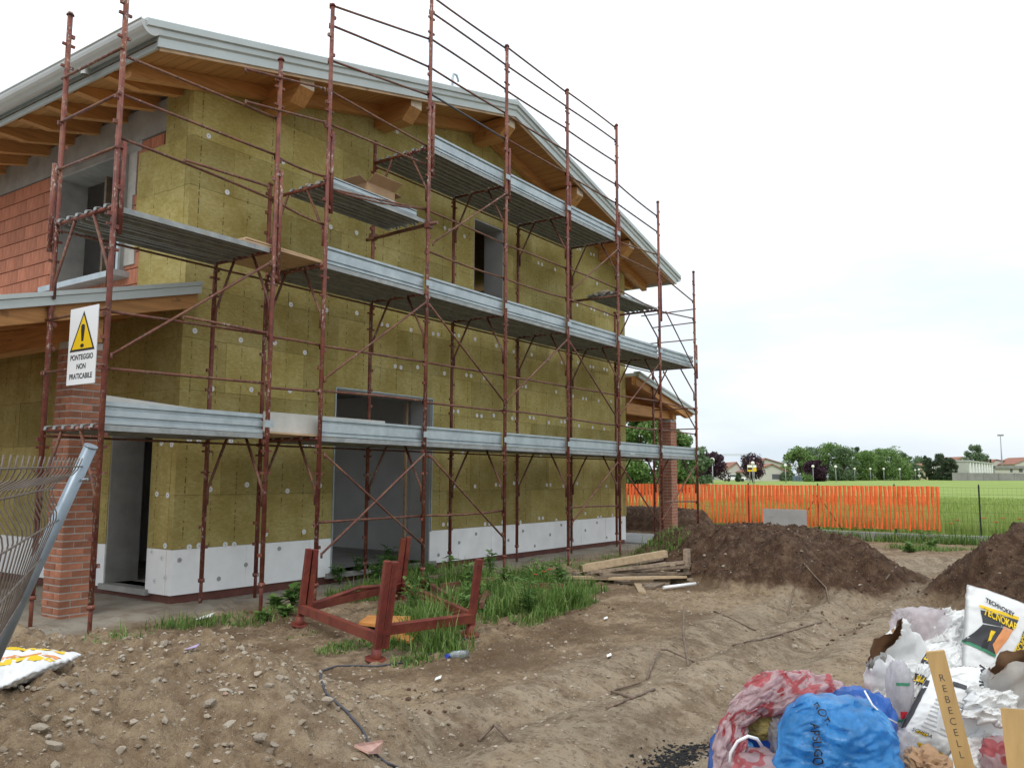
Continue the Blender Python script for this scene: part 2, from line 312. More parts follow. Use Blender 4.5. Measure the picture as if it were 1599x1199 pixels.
sp = t.ramp(t.noise(70, 2, .5), [(.67, (0,0,0)), (.72, (.7,.7,.7))]); c = t.mix(sp, c, (.42, .37, .31))
gf = t.ramp(t.math('ADD', t.math('MULTIPLY', t.noise(.35, 4, .6, (1, .35, 1)), .5), t.math('MULTIPLY', t.noise(3, 4, .7), .5)), [(.33, (.17, .24, .045)), (.5, (.25, .33, .08)), (.66, (.33, .38, .13))])
c = t.mix(t.attr('field'), c, gf)
t.color(c).bump(t.math('ADD', t.math('MULTIPLY', a3, .6), t.math('MULTIPLY', t.noise(110, 3, .6), .4)), .03, 1.0); M['earth'] = t.m
gme = np_mesh('ground', np.stack([xf, yf, Z.ravel()], -1), faces, M['earth'], True, {'soil': SOIL, 'rubble': RUB, 'field': FLD, 'track': TRK, 'dust': DST})
tag(link('ground', gme), 'brown churned building site earth running out to a green field', kind='structure')
# ================================================================== HOUSE
XL, XR, YW = 1.62, 12.57, 1.32; XM = (XL+XR)/2; YB = 11.0; YV = .5; TH = .10; XE = .66
def zs(x): return 6.02 + .25*((x if x < XM else 2*XM-x)-XE)          # underside of the roof boards
house = thing('house', (XM, 6.0, .17), 'two storey gabled house under construction clad in olive rock wool boards', 'house')
OPG = [(4.0, 6.02, .30, 2.78), (7.06, 7.92, 4.68, 5.97)]                 # gable openings x0,x1,z0,z1
OPS = [(1.80, 2.68, .30, 2.45), (2.78, 4.42, 4.12, 5.66)]                # side openings y0,y1,z0,z1
def cut(rects, ops):
    out = rects
    for (a0, a1, b0, b1) in ops:
        nxt = []
        for (x0, x1, z0, z1) in out:
            if x1 <= a0 or x0 >= a1 or z1 <= b0 or z0 >= b1: nxt.append((x0, x1, z0, z1)); continue
            if x0 < a0: nxt.append((x0, a0, z0, z1))
            if x1 > a1: nxt.append((a1, x1, z0, z1))
            m0, m1 = max(x0, a0), min(x1, a1)
            if z0 < b0: nxt.append((m0, m1, z0, b0))
            if z1 > b1: nxt.append((m0, m1, b1, z1))
        out = nxt
    return out
def clip_roof(x0, x1, z0, z1, drop=.03):
    poly = [(x0, z0), (x1, z0), (x1, z1), (x0, z1)]
    for sgn in (1, -1):
        fn = (lambda p: 6.02+.25*(p[0]-XE)-drop-p[1]) if sgn > 0 else (lambda p: 6.02+.25*((2*XM-p[0])-XE)-drop-p[1])
        res = []
        for i in range(len(poly)):
            a, b = poly[i], poly[(i+1) % len(poly)]; fa, fb = fn(a), fn(b)
            if fa >= 0: res.append(a)
            if fa*fb < 0: k = fa/(fa-fb); res.append((a[0]+(b[0]-a[0])*k, a[1]+(b[1]-a[1])*k))
        poly = res
        if len(poly) < 3: return None
    return poly
# masonry core of the gable
b = B()
for r in cut([(XL+TH, XR-TH, .17, 8)], OPG):
    pl = clip_roof(*r, .0)
    if pl: b.prism([(x, YW+TH, z) for x, z in pl], (0, .32, 0))
gw = b.build('gable_wall', M['concrete'], house); gw['label'] = 'masonry core behind the insulation boards'
b = B()
for y0, y1, z0, z1 in cut([(YW+TH+.32, YB, .17, 5.80)], OPS): b.box((XL+TH+.03, y0, z0), (XL+TH+.33, y1, z1))
swl = b.build('side_wall', M['mortar'], house); swl['label'] = 'hollow clay block side wall with mortar joints'
B().box((XR-TH-.33, YW+TH+.32, .17), (XR-TH, YB, 6.1)).build('side_wall', M['concrete'], house)
b = B()
for r in cut([(XL+TH+.33, XR-TH-.33, .17, 6.1)], [(3.2, 8.2, .3, 2.6), (6.5, 8.0, 4.2, 5.6)]): b.box((r[0], YB-.3, r[2]), (r[1], YB, r[3]))  # wide unseen openings, added to let daylight into the rooms
b.build('rear_wall', M['concrete'], house)
# inside: slabs, partitions
b = B(); b.box((XL+TH+.331, YW+TH+.321, .17), (XR-TH-.331, YB-.301, .30)); b.box((XL+TH+.331, YW+TH+.321, 3.02), (XR-TH-.331, YB-.301, 3.32)); b.build('floor_slab', M['concrete'], house)
b = B(); b.box((XL+.46, 5.2, .301), (4.6, 5.32, 3.019)); b.box((7.0, YW+.43, .301), (7.12, 8.0, 3.019)); b.box((3.4, YW+.43, .301), (3.52, 5.199, 3.019)); b.box((XL+.46, 5.2, 3.321), (XR-.5, 5.32, 6.2)); b.box((5.2, YW+.43, 3.321), (5.32, 5.199, 6.5)); b.build('partition', M['plasterlight'], house)
# door and window reveals
def reveal(op, side, mat, name='reveal', dep=.42):
    a0, a1, z0, z1 = op; b = B(); k = .02
    for (u0, u1, w0, w1) in ((a0-.001, a0+k, z0, z1), (a1-k, a1+.001, z0, z1), (a0+k, a1-k, z1-k, z1+.001)):
        if side == 'g': b.box((u0, YW+.012, w0), (u1, YW+dep, w1))
        else: b.box((XL+.012, u0, w0), (XL+dep+.01, u1, w1))
    return b.build(name, mat, gw if side == 'g' else swl)
reveal(OPG[0], 'g', M['plaster']); reveal(OPG[1], 'g', M['plaster']); reveal(OPS[0], 's', M['concrete']); reveal(OPS[1], 's', M['concrete'])
b = B(); b.box((3.90, YW-.05, .235), (6.12, YW+.34, .30)); b.build('door_sill', M['concrete'], gw)
B().box((XL-.04, 1.74, .235), (XL+.34, 2.72, .30)).build('door_sill', M['concrete'], swl)
b = B(); 
for x in (5.92,): b.beam((x, YW+.44, .31), (x, YW+.44, 2.74), .04, .04, up=(0,1,0))
b.build('door_frame_strip', M['ply'], gw)
b = B()
for a in ((3.985, 4.0, .30, 2.79), (6.02, 6.035, .75, 2.79), (4.0, 6.02, 2.78, 2.795)): b.box((a[0], YW-.014, a[2]), (a[1], YW+.02, a[3]))
b.build('door_edge_trim', M['galv'], gw)
B().box((XL-.10, 2.66, 4.04), (XL+.30, 4.54, 4.115)).build('window_sill', M['galv'], swl)
b = B(); b.beam((XL+.02, 2.80, 4.13), (XL+.02, 2.80, 5.64), .05, .03, (1,0,0)); b.beam((XL+.09, 2.80, 4.13), (XL+.09, 2.80, 5.64), .03, .03, (1,0,0)); b.build('shutter_guide', M['galv'], swl)
b = B(); b.beam((XL+.36, 3.75, 4.13), (XL+.36, 3.75, 5.64), .07, .05, (0,1,0)); b.beam((XL+.36, 3.05, 4.13), (XL+.36, 3.05, 5.64), .07, .05, (0,1,0)); b.build('window_frame_strut', M['grey_timber'], swl)
b = B()
for z0, z1, y0, y1 in ((4.2, 4.5, 2.55, 2.78), (4.5, 5.1, 2.66, 2.78), (5.1, 5.66, 2.6, 2.78)): b.box((XL+.085, y0, z0), (XL+.118, y1, z1))
b.build('render_smear', M['render'], swl)
# concrete ring beam, block pieces of the side wall
B().box((XL+TH-.01, YW+TH+.33, 5.801), (XL+TH+.34, YB, 6.21)).build('ring_beam', M['concrete'], house)
B().box((XL+TH-.005, 2.52, 5.662), (XL+TH+.10, 4.8, 5.798)).build('lintel', M['concrete'], swl)
cache = {}
def piece(name, size, mat, parent, lo):
    k = (name, tuple(round(s, 4) for s in size))
    if k not in cache: cache[k] = B().box((0,0,0), size).build(name, mat, mesh_only=True)
    return link(name, cache[k], parent, lo)
ch = .205
for r in range(10):
    z0 = 3.745+r*ch; z1 = z0+ch-.014
    y = 2.18-(.125 if r % 2 else 0)
    while y < 7.6:
        for (y0, y1, a0, a1) in cut([(y, y+.2518, z0, z1)], [OPS[1]]):
            if y1-y0 > .03 and a1-a0 > .03: piece('block', (.05, round(y1-y0, 3), round(a1-a0, 3)), M['block'], swl, (XL+TH+.0+rnd.uniform(0, .006), y0, a0))
        y += .252
# insulation: gable boards
def board(poly, axis_, mat, name, parent, off):
    bb = B()
    if axis_ == 'x': bb.prism([(x, YW+off, z) for x, z in poly], (0, TH-.005-off, 0))
    else: bb.prism([(XL+off, y, z) for y, z in poly], (TH-.005-off, 0, 0))
    return bb.build(name, mat, parent)
g = .0016
row = 0; z = .76
while z < 7.8:
    x = XL-.0-(.6 if row % 2 else 0)
    while x < XR:
        r0 = (max(x, XL)+g, min(x+1.2, XR)-g, z+g, z+.60-g)
        if r0[1]-r0[0] > .03:
            for r in cut([r0], [(a-.002, b_+.002, c_-.002, d+.002) for a, b_, c_, d in OPG]):
                pl = clip_roof(*r)
                if pl and (r[1]-r[0]) > .02: board(pl, 'x', M['woolx'], 'insulation_board', gw, rnd.uniform(0, .004))
        x += 1.2
    z += .60; row += 1
x = XL
for xx in np.arange(XL, XR-.2, 1.0):
    for r in cut([(xx+g, min(xx+1.0, XR-.05)-g, .26, .757)], OPG):
        if r[1]-r[0] > .03: board([(r[0], r[2]), (r[1], r[2]), (r[1], r[3]), (r[0], r[3])], 'x', M['eps'], 'base_board', gw, rnd.uniform(0, .004))
B().box((XL+.03, YW+.03, .10), (XR-.05, YW+TH-.006, .258)).build('plinth', M['bitumen'], gw)
B().box((XL+.03, YW+TH, .10), (XL+TH-.006, 8, .258)).build('plinth', M['bitumen'], swl)
# insulation: side boards (all of the ground floor, only the corner upstairs)
for r_ in range(9):
    z = .76+r_*.60; y = YW+TH; lim = 8.0 if z < 3.3 else (2.42 if r_ != 5 else 2.30)
    if z > 5.5: lim = 1.86
    y = YW+TH-(.55 if r_ % 2 else 0)
    while y < lim:
        r0 = (max(y, YW+TH)+g, min(y+1.2, lim)-g, z+g, min(z+.60, 6.20)-g)
        if r0[1]-r0[0] > .02 and r0[3]-r0[2] > .05:
            for r in cut([r0], [(OPS[0][0], OPS[0][1], 0, OPS[0][3]+.002)]):
                if r[1]-r[0] > .02: board([(r[0], r[2]), (r[1], r[2]), (r[1], r[3]), (r[0], r[3])], 'y', M['wooly'], 'insulation_board', swl, rnd.uniform(0, .004))
        y += 1.2
for yy in np.arange(YW+TH, 7.5, 1.0):
    for r in cut([(yy+g, yy+1.0-g, .26, .757)], [(OPS[0][0], OPS[0][1], .2, 2.4)]):
        if r[1]-r[0] > .03: board([(r[0], r[2]), (r[1], r[2]), (r[1], r[3]), (r[0], r[3])], 'y', M['eps'], 'base_board', swl, 0)
# fixing caps
def disc_mesh(name, ax, mat, r):
    bb = B(); n = 10; d = Vector((0,-1,0)) if ax == 'x' else Vector((-1,0,0))
    bb.tube([Vector((0,0,0)), d*.006], r, n); bb.tube([d*.006, d*.009], r*.17, 8, 1); return bb.build(name, [mat, M['capdark']], mesh_only=True)
dgx, dgy = disc_mesh('fixing_cap', 'x', M['cap'], .033), disc_mesh('fixing_cap', 'y', M['cap'], .033)
dex = disc_mesh('fixing_cap', 'x', M['plaster'], .028)
def free(x, z, ops): return not any(a-.05 < x < b_+.05 and c_-.05 < z < d+.05 for a, b_, c_, d in ops)
for i in range(20):
    for j in range(11):
        x = XL+.18+i*.56+rnd.uniform(-.06, .06)+(.28 if j % 2 else 0); z = .82+j*.60+rnd.uniform(-.05, .05)
        if j % 2 == 1: z += .02
        if j >= 6 and rnd.random() < .45: continue
        if rnd.random() < .08 or x > XR-.08 or z > zs(x)-.25 or not free(x, z, OPG): continue
        link('fixing_cap', dgx, gw, (x, YW+.002, z))
        if rnd.random() < .30 and free(x+.13, z, OPG) and x+.13 < XR-.05: link('fixing_cap', dgx, gw, (x+.125, YW+.002, z+rnd.uniform(-.01, .01)))
for i in range(24):
    x = XL+.15+i*.45+rnd.uniform(-.05, .05); z = (.66, .36, .52)[i % 3]+rnd.uniform(-.03, .03)
    if x < XR-.1 and free(x, z, OPG): link('fixing_cap', dex, gw, (x, YW+.001, z))
for y, z in ((1.42, 1.93), (1.62, 1.95), (1.45, 1.36), (1.66, 1.37), (1.45, .80), (1.5, .66), (1.7, .72), (1.42, .45), (1.62, .40)): link('fixing_cap', dgy, swl, (XL+.003, y, z))
# ---- roof
roof_b = B()
for a, c_ in ((XE, XM), (2*XM-XE, XM)): roof_b.prism([(a, YV+.03, zs(a)+.031), (a, YV+.03, zs(a)+.14), (c_, YV+.03, zs(c_)+.14), (c_, YV+.03, zs(c_)+.031)], (0, YB+.5-YV, 0))
roof = roof_b.build('roof', M['roofmetal'], house)
b = B()
for a, c_ in ((XE+.03, XM), (2*XM-XE-.03, XM)): b.prism([(a, YV+.05, zs(a)), (a, YV+.05, zs(a)+.030), (c_, YV+.05, zs(c_)+.030), (c_, YV+.05, zs(c_))], (0, YB+.4-YV, 0))
b.build('soffit', M['soffit'], roof)
for sgn in (1, -1):
    e = XE-.02 if sgn > 0 else 2*XM-XE+.02; sl = Vector((1, 0, .25*sgn)).normalized(); up = Vector((0,0,1))
    p0 = Vector((e, 0, zs(XE)-.02*.25)); p1 = Vector((XM, 0, zs(XM)))
    pt = p0-Vector((.15*sgn, 0, .15*.25)); bb = B(); bb.sweep([(YV-.05, .135), (YV-.05, .205), (YV-.035, .22), (YV+.10, .22), (YV+.10, .15), (YV-.022, .125)], pt, p1, (0,1,0), up)
    bb.sweep([(YV-.022, .124), (YV-.022, .062), (YV-.008, .048), (YV+.028, .048), (YV+.028, .124)], p0, p1, (0,1,0), up)
    bb.sweep([(YV-.008, .047), (YV-.002, .038), (YV-.002, -.055), (YV+.028, -.055), (YV+.028, .047)], p0, p1, (0,1,0), up)
    bb.build('verge_flashing', M['roofmetal'], roof)
    bb = B(); bb.sweep([(YV+.0285, -.085), (YV+.0285, .0), (YV+.05, .0), (YV+.05, -.085)], p0+Vector((.05*sgn, 0, .0125)), p1, (0,1,0), up); bb.build('verge_board', M['woodpale'], roof)
    bb = B(); bb.sweep([(YW-.13, -.17), (YW-.13, -.002), (YW-.01, -.002), (YW-.01, -.17)], p0+Vector((.12*sgn, 0, .03)), p1-Vector((.0, 0, 0)), (0,1,0), up); bb.build('barge_rafter', M['woodx'], roof)
# ridge cap
b = B(); b.prism([(XM-.16, YV-.03, zs(XM)+.186), (XM, YV-.03, zs(XM)+.245), (XM+.16, YV-.03, zs(XM)+.186), (XM+.16, YV-.03, zs(XM)+.145), (XM-.16, YV-.03, zs(XM)+.145)], (0, YB+.4-YV, 0)); b.build('ridge_cap', M['roofmetal'], roof)
M['endgrain'] = simple('pale_end_grain', (.60, .49, .38), .7, 0, .12, 9)
# purlins with chamfered heads
for px_ in (2.70, 4.72, XM, 9.38, 11.50):
    w2 = .115; zt = zs(px_)-(.0 if px_ != XM else .03); y0 = YV+.10
    prof = [(y0, zt-.005-.025), (y0, zt-.18), (y0+.17, zt-.35), (YW-.005, zt-.35), (YW-.005, zt-.03)]
    B().prism([(px_-w2, y, z) for y, z in prof], (2*w2, 0, 0)).build('purlin', M['woody'], roof); B().prism([(px_-w2+.002, y0-.003, zt-.035), (px_+w2-.002, y0-.003, zt-.035), (px_+w2-.002, y0-.003, zt-.178), (px_-w2+.002, y0-.003, zt-.178)], (0, .0025, 0)).build('purlin_end_grain', M['endgrain'], roof)
# rafters under both eaves
for k in range(14):
    y = 1.55+k*.66
    for sgn in (1, -1):
        def xx(a): return a if sgn > 0 else 2*XM-a
        prof = [(XE+.06, zs(XE+.06)-.002), (XE+.06, zs(XE+.06)-.07), (XE+.25, zs(XE+.25)-.12), (XE+.42, zs(XE+.42)-.17), (XL+TH+.02, zs(XL+TH+.02)-.17), (XL+TH+.02, zs(XL+TH+.02)-.002)]
        if sgn < 0 and k > 4: continue
        B().prism([(xx(a), y, z) for a, z in prof], (0, .11, 0)).build('rafter', M['woodx'], roof)
        if sgn > 0: B().box((XL+TH-.004, y+.2, 6.05), (XL+TH+.05, y+.45, 6.215)).build('eave_block', M['woodx'], roof)
# gutters
for sgn in (1, -1):
    cx = .552 if sgn > 0 else 2*XM-.552; zc = 6.165; n = 12
    prof = [(.118*math.cos(math.pi+math.pi*i/n), .13*math.sin(math.pi+math.pi*i/n)) for i in range(n+1)]+[(.112*math.cos(2*math.pi-math.pi*i/n), .123*math.sin(2*math.pi-math.pi*i/n)) for i in range(n+1)]
    bb = B().sweep(prof, (cx, YV-.02, zc), (cx, YB+.4, zc), (1,0,0), (0,0,1)); bb.tube([(cx-.118*sgn, YV-.02, zc+.004), (cx-.118*sgn, YB+.4, zc+.004)], .011, 8)
    bb.prism([(cx+.1179*math.cos(math.pi+math.pi*i/n), YV-.025, zc+.1299*math.sin(math.pi+math.pi*i/n)) for i in range(n+1)], (0, .006, 0))
    gu = bb.build('gutter', M['gutter'], roof)
    fx = XE+.0 if sgn > 0 else 2*XM-XE
    B().box((min(fx, fx+.028*sgn), YV+.06, 5.965), (max(fx, fx+.028*sgn), YB+.4, 6.03)).build('eave_fascia', M['roofmetal'], roof)
    if sgn > 0: B().tube([(cx, 1.75, zc-.10), (cx, 1.75, zc-.20)], .045, 12, caps=False).build('gutter_outlet', M['gutter'], roof)
vp = at(710, 122, 'y', 1.6)
b = B(); b.tube([(vp[0]-.06, 1.6, vp[2]-.5), (vp[0]-.06, 1.6, vp[2]-.02), (vp[0]-.03, 1.6, vp[2]+.06), (vp[0]+.05, 1.6, vp[2]+.07), (vp[0]+.10, 1.6, vp[2]), (vp[0]+.10, 1.6, vp[2]-.03)], .02, 8); b.tube([(vp[0]+.0, 1.65, vp[2]-.5), (vp[0]+.0, 1.65, vp[2]+.03)], .016, 8); b.build('vent_pipe', M['galv'], roof)
# ---- porches
S_COL = .33
def brick_column(x0, y0, z0, z1, detail, name='brick_column'):
    c_ = B().box((x0+.005, y0+.005, z0-.15), (x0+S_COL-.005, y0+S_COL-.005, z1)).build(name, M['mortar'], house)
    c_['label'] = 'red facing brick porch pillar with pale mortar joints'
    L, W_, hh, n = S_COL-.108-.010, .108, .058, int((z1-z0)/.072); jb = B()
    for r in range(n):
        z = z0+r*.072+.004
        if r % 2: rects = [(0, 0, L, W_), (S_COL-W_, 0, W_, L), (S_COL-L, S_COL-W_, L, W_), (0, S_COL-L, W_, L)]
        else: rects = [(S_COL-L, 0, L, W_), (S_COL-W_, S_COL-L, W_, L), (0, S_COL-W_, L, W_), (0, 0, W_, L)]
        for (a, d, la, ld) in rects:
            j = rnd.uniform(-.002, .002)
            if detail: piece('brick', (round(la, 3), round(ld, 3), hh), M['brick'], c_, (x0+a+j, y0+d+j, z))
            else: jb.box((x0+a+j, y0+d+j, z), (x0+a+j+la, y0+d+j+ld, z+hh))
    if not detail: s_ = jb.build('bricks', M['brick'], c_); s_['kind'] = 'stuff'
    return c_
brick_column(.37, 1.25, .14, 2.94, True); brick_column(14.77, 1.25, .19, 2.98, False)
def porch(sgn, xw, zw, slope, xe, xc, yb, wy):
    """lean-to roof off a side wall: xw wall face, zw flashing top there, xe eave"""
    def z(x): return zw-slope*abs(x-xw)
    pr = B(); y0 = 1.0
    pr.prism([(xw, y0+.03, z(xw)-.03), (xw, y0+.03, z(xw)-.10), (xe, y0+.03, z(xe)-.10), (xe, y0+.03, z(xe)-.03)], (0, yb-y0, 0)); r_ = pr.build('porch_roof', M['roofmetal'], house)
    ea = Vector((xw-.0*sgn, 0, z(xw))); eb = Vector((xe, 0, z(xe)))
    bb = B(); bb.sweep([(y0-.03, -.045), (y0-.03, 0), (y0+.12, 0), (y0+.12, -.028), (y0-.01, -.05)], ea, eb, (0,1,0), (0,0,1)); bb.sweep([(y0-.01, -.052), (y0-.01, -.135), (y0+.028, -.135), (y0+.028, -.052)], ea, eb, (0,1,0), (0,0,1)); bb.build('porch_flashing', M['roofmetal'], r_)
    B().prism([(xw, y0+.05, z(xw)-.101), (xw, y0+.05, z(xw)-.125), (xe, y0+.05, z(xe)-.125), (xe, y0+.05, z(xe)-.101)], (0, yb-y0-.05, 0)).build('porch_soffit', M['soffit'], r_)
    xo = xe-(-.25 if sgn < 0 else .25)
    for k in range(9):
        y = y0+.06+k*.72
        if y > yb-.3: break
        B().prism([(xw, y, z(xw)-.127), (xw, y, z(xw)-.29), (xo, y, z(xo)-.29), (xe, y, z(xe)-.17), (xe, y, z(xe)-.127)], (0, .11, 0)).build('porch_rafter', M['woodx'], r_)
    zb = z(xc)-.292
    B().box((xc-.10, 1.22, wy), (xc+.10, yb-.2, zb)).build('porch_beam', M['woody'], r_)
    return z
zl = porch(-1, XL-.0, 3.755, .256, -1.35, .535, 7.5, 2.945)
zr = porch(1, XR+.0, 3.90, .20, 15.66, 14.935, 7.5, 2.985)
B().box((XR+.005, 1.30, 2.99), (14.83, 1.46, 3.22)).build('porch_tie_beam', M['woodx'], house)
b = B(); zc = zr(15.66)-.06; b.sweep([(.07*math.cos(math.pi+math.pi*i/8), .08*math.sin(math.pi+math.pi*i/8)) for i in range(9)]+[(.064*math.cos(2*math.pi-math.pi*i/8), .074*math.sin(2*math.pi-math.pi*i/8)) for i in range(9)], (15.74, .98, zc), (15.74, 8.3, zc), (1,0,0), (0,0,1)); b.build('porch_gutter', M['gutter'], house)
B().box((XR+.02, .75, -.05), (15.4, 8.2, .20)).build('porch_slab', M['plaster'], house)
# ================================================================== SCAFFOLD
XS = [0, 1.8, 2.53, 4.33, 6.13, 7.93, 9.73, 11.53, 13.33]; WI = 1.018; R_S = .0255
TOP = [6.16, 6.16, 7.15, 8.24, 8.23, 8.23, 8.24, 7.23, 6.13]; TOPI = [6.16, 4.02, 5.15, 6.3, 6.05, 6.05, 6.05, 5.02, 4.02]
FR = [[2, 4], [2, 4], [2, 4, 4.97], [2, 4, 6], [2, 4, 6], [2, 4, 6], [2, 4, 6], [2, 4, 4.97], [2, 4]]
scaf = thing('scaffold', (6.7, .5, .17), 'rust red tube scaffold with galvanised decks standing along the gable wall', 'scaffold')
SLV = {0: (3.75, 4.62), 1: (3.65, 4.9), 2: (4.62, 5.6), 3: (5.62, 6.65), 4: (5.75, 6.6), 5: (5.72, 6.6), 6: (5.75, 6.55), 7: (4.75, 5.6), 8: (3.75, 4.5)}
for i, x in enumerate(XS):
    for row in (0, 1):
        y = row*WI; top = (TOP, TOPI)[row][i]; zg = H(x, y)-.015; lean = rnd.uniform(-.006, .006)
        b = B(); b.tube([(x, y, zg+.30), (x+lean, y, top)], R_S, 10)
        b.tube([(x, y, zg), (x, y, zg+.42)], .019, 8); b.tube([(x, y, zg+.26), (x, y, zg+.30)], .036, 8)
        b.box((x-.07, y-.07, zg), (x+.07, y+.07, zg+.012))
        # wedge pins, spigots
        zz = 2.0
        for base in (0, 2, 4, 6):
            for dz in (.55, .78, 1.02, 1.62, 1.84, 1.93):
                z = base+dz+rnd.uniform(-.02, .02)
                if z < zg+.45 or z > top-.05: continue
                s = rnd.choice((-1, 1))
                b.box((x-.062, y-.012, z-.012), (x+.062, y+.012, z+.012)) if dz in (1.84, 1.62) else b.box((x+s*.02, y-.014, z-.018), (x+s*.055, y+.014, z+.018))
        b.tube([(x+lean, y, top-.002), (x+lean, y, top+.03)], [.04, .022], 10)
        if row == 0 and i in SLV:
            a, c_ = SLV[i]; ox = .055
            b.tube([(x+ox, y-.012, a), (x+ox, y-.012, c_)], .024, 10)
            for z in (a+.06, (a+c_)/2, c_-.05): b.box((x-.005, y-.03, z-.02), (x+ox+.02, y+.018, z+.02))
        if row == 1 and i == 0: b.tube([(x-.055, y, 3.72), (x-.055, y, 4.6)], .024, 10); b.box((x-.07, y-.02, 3.8), (x, y+.02, 3.84)); b.box((x-.07, y-.02, 4.5), (x, y+.02, 4.54))
        b.build('standard', M['red'], scaf)
    for z in FR[i]:
        B().tube([(x, 0, z), (x, WI, z)], .022, 8).build('transom', M['red'], scaf)
        for y0, sgn in ((0, 1), (WI, -1)):
            B().tube([(x, y0+sgn*.34, z-.02), (x, y0+sgn*.045, z-.56), (x, y0+sgn*.043, z-.74)], .0155, 8).build('knee_brace', M['red2'], scaf)
# ---- decks: three steel planks a bay
hookm = None
def plank(x0, x1, y0, wd, z, name='deck_plank'):
    b = B(); t_ = .004; h = .052
    b.box((x0+.03, y0, z+h/2-t_), (x1-.03, y0+wd, z+h/2))
    for ya in (y0, y0+wd-.012): b.box((x0+.03, ya, z-h/2), (x1-.03, ya+.012, z+h/2-t_))
    for k in (1, 2): b.box((x0+.05, y0+wd*k/3-.012, z-h/2+.014), (x1-.05, y0+wd*k/3+.012, z+h/2-t_))
    for xe, s in ((x0, 1), (x1, -1)):
        for k in (.22, .75): b.sweep([(-.032*s, .0), (-.026*s, .026), (0, .034), (.05*s, .028), (.05*s, .036), (0, .042), (-.034*s, .034), (-.04*s, 0)], (xe, y0+wd*k-.02, z), (xe, y0+wd*k+.02, z), (1,0,0), (0,0,1))
    return b.build(name, M['deck'], scaf)
def deck(i, z, ys=(.03, .355, .68), wd=.315):
    for y in ys: plank(XS[i]-.0, XS[i+1], y, wd, z)
for i in (0, 2, 3, 4, 5, 6, 7):
    deck(i, 2.0); deck(i, 4.0)
for i in (3, 4, 5): deck(i, 6.0)
deck(2, 4.97, (.03, .355)); deck(6, 4.99, (.03, .355))
# putlog tube carrying the small deck
sm = B().tube([(4.33, -.16, 4.935), (4.33, WI+.12, 4.90)], .024, 10); 
for y in (0, WI): sm.box((4.33-.04, y-.045, 4.88), (4.33+.05, y+.045, 4.97))
sm.build('putlog', M['red2'], scaf)
B().tube([(9.73, -.06, 4.95), (9.73, WI+.05, 4.95)], .024, 10).build('putlog', M['red2'], scaf)
# ---- toe boards
TP = [(-.004, 0), (-.004, .035), (.020, .045), (.020, .062), (-.002, .072), (-.002, .125), (.020, .135), (.020, .152), (-.006, .162), (-.006, .200), (.026, .204), (.026, 0)]
TP2 = [(-.006, 0), (-.006, .022), (.020, .030), (.020, .040), (0, .048), (0, .150), (.020, .158), (.020, .170), (-.006, .178), (-.006, .204), (.026, .206), (.026, 0)]
def toe(i, z, k=0, tilt=0):
    b = B().sweep(TP if k else TP2, (XS[i]+.035, .032, z+.034), (XS[i+1]-.035, .032, z+.034+tilt), (0,1,0), (0,0,1)); o = b.build('toe_board', M['galv'], scaf)
    B().box((XS[i+1]-.055, -.036, z+.09), (XS[i+1]+.055, -.029, z+.165)).build('toe_board_clip', M['galv'], o)
for i in (0, 2, 3, 4, 5, 6, 7): toe(i, 2.0, i in (0, 7), rnd.uniform(-.006, .006))
for i in (2, 3, 4, 5, 6, 7): toe(i, 4.0, i in (5, 6, 7), rnd.uniform(-.006, .006))
for i in (3, 4, 5): toe(i, 6.0, i == 5, rnd.uniform(-.006, .006))
B().sweep([(a_, v_*.42) for a_, v_ in TP2], (XS[2]+.04, .032, 5.0), (XS[3]-.2, .032, 4.99), (0,1,0), (0,0,1)).build('toe_board', M['galv'], scaf)
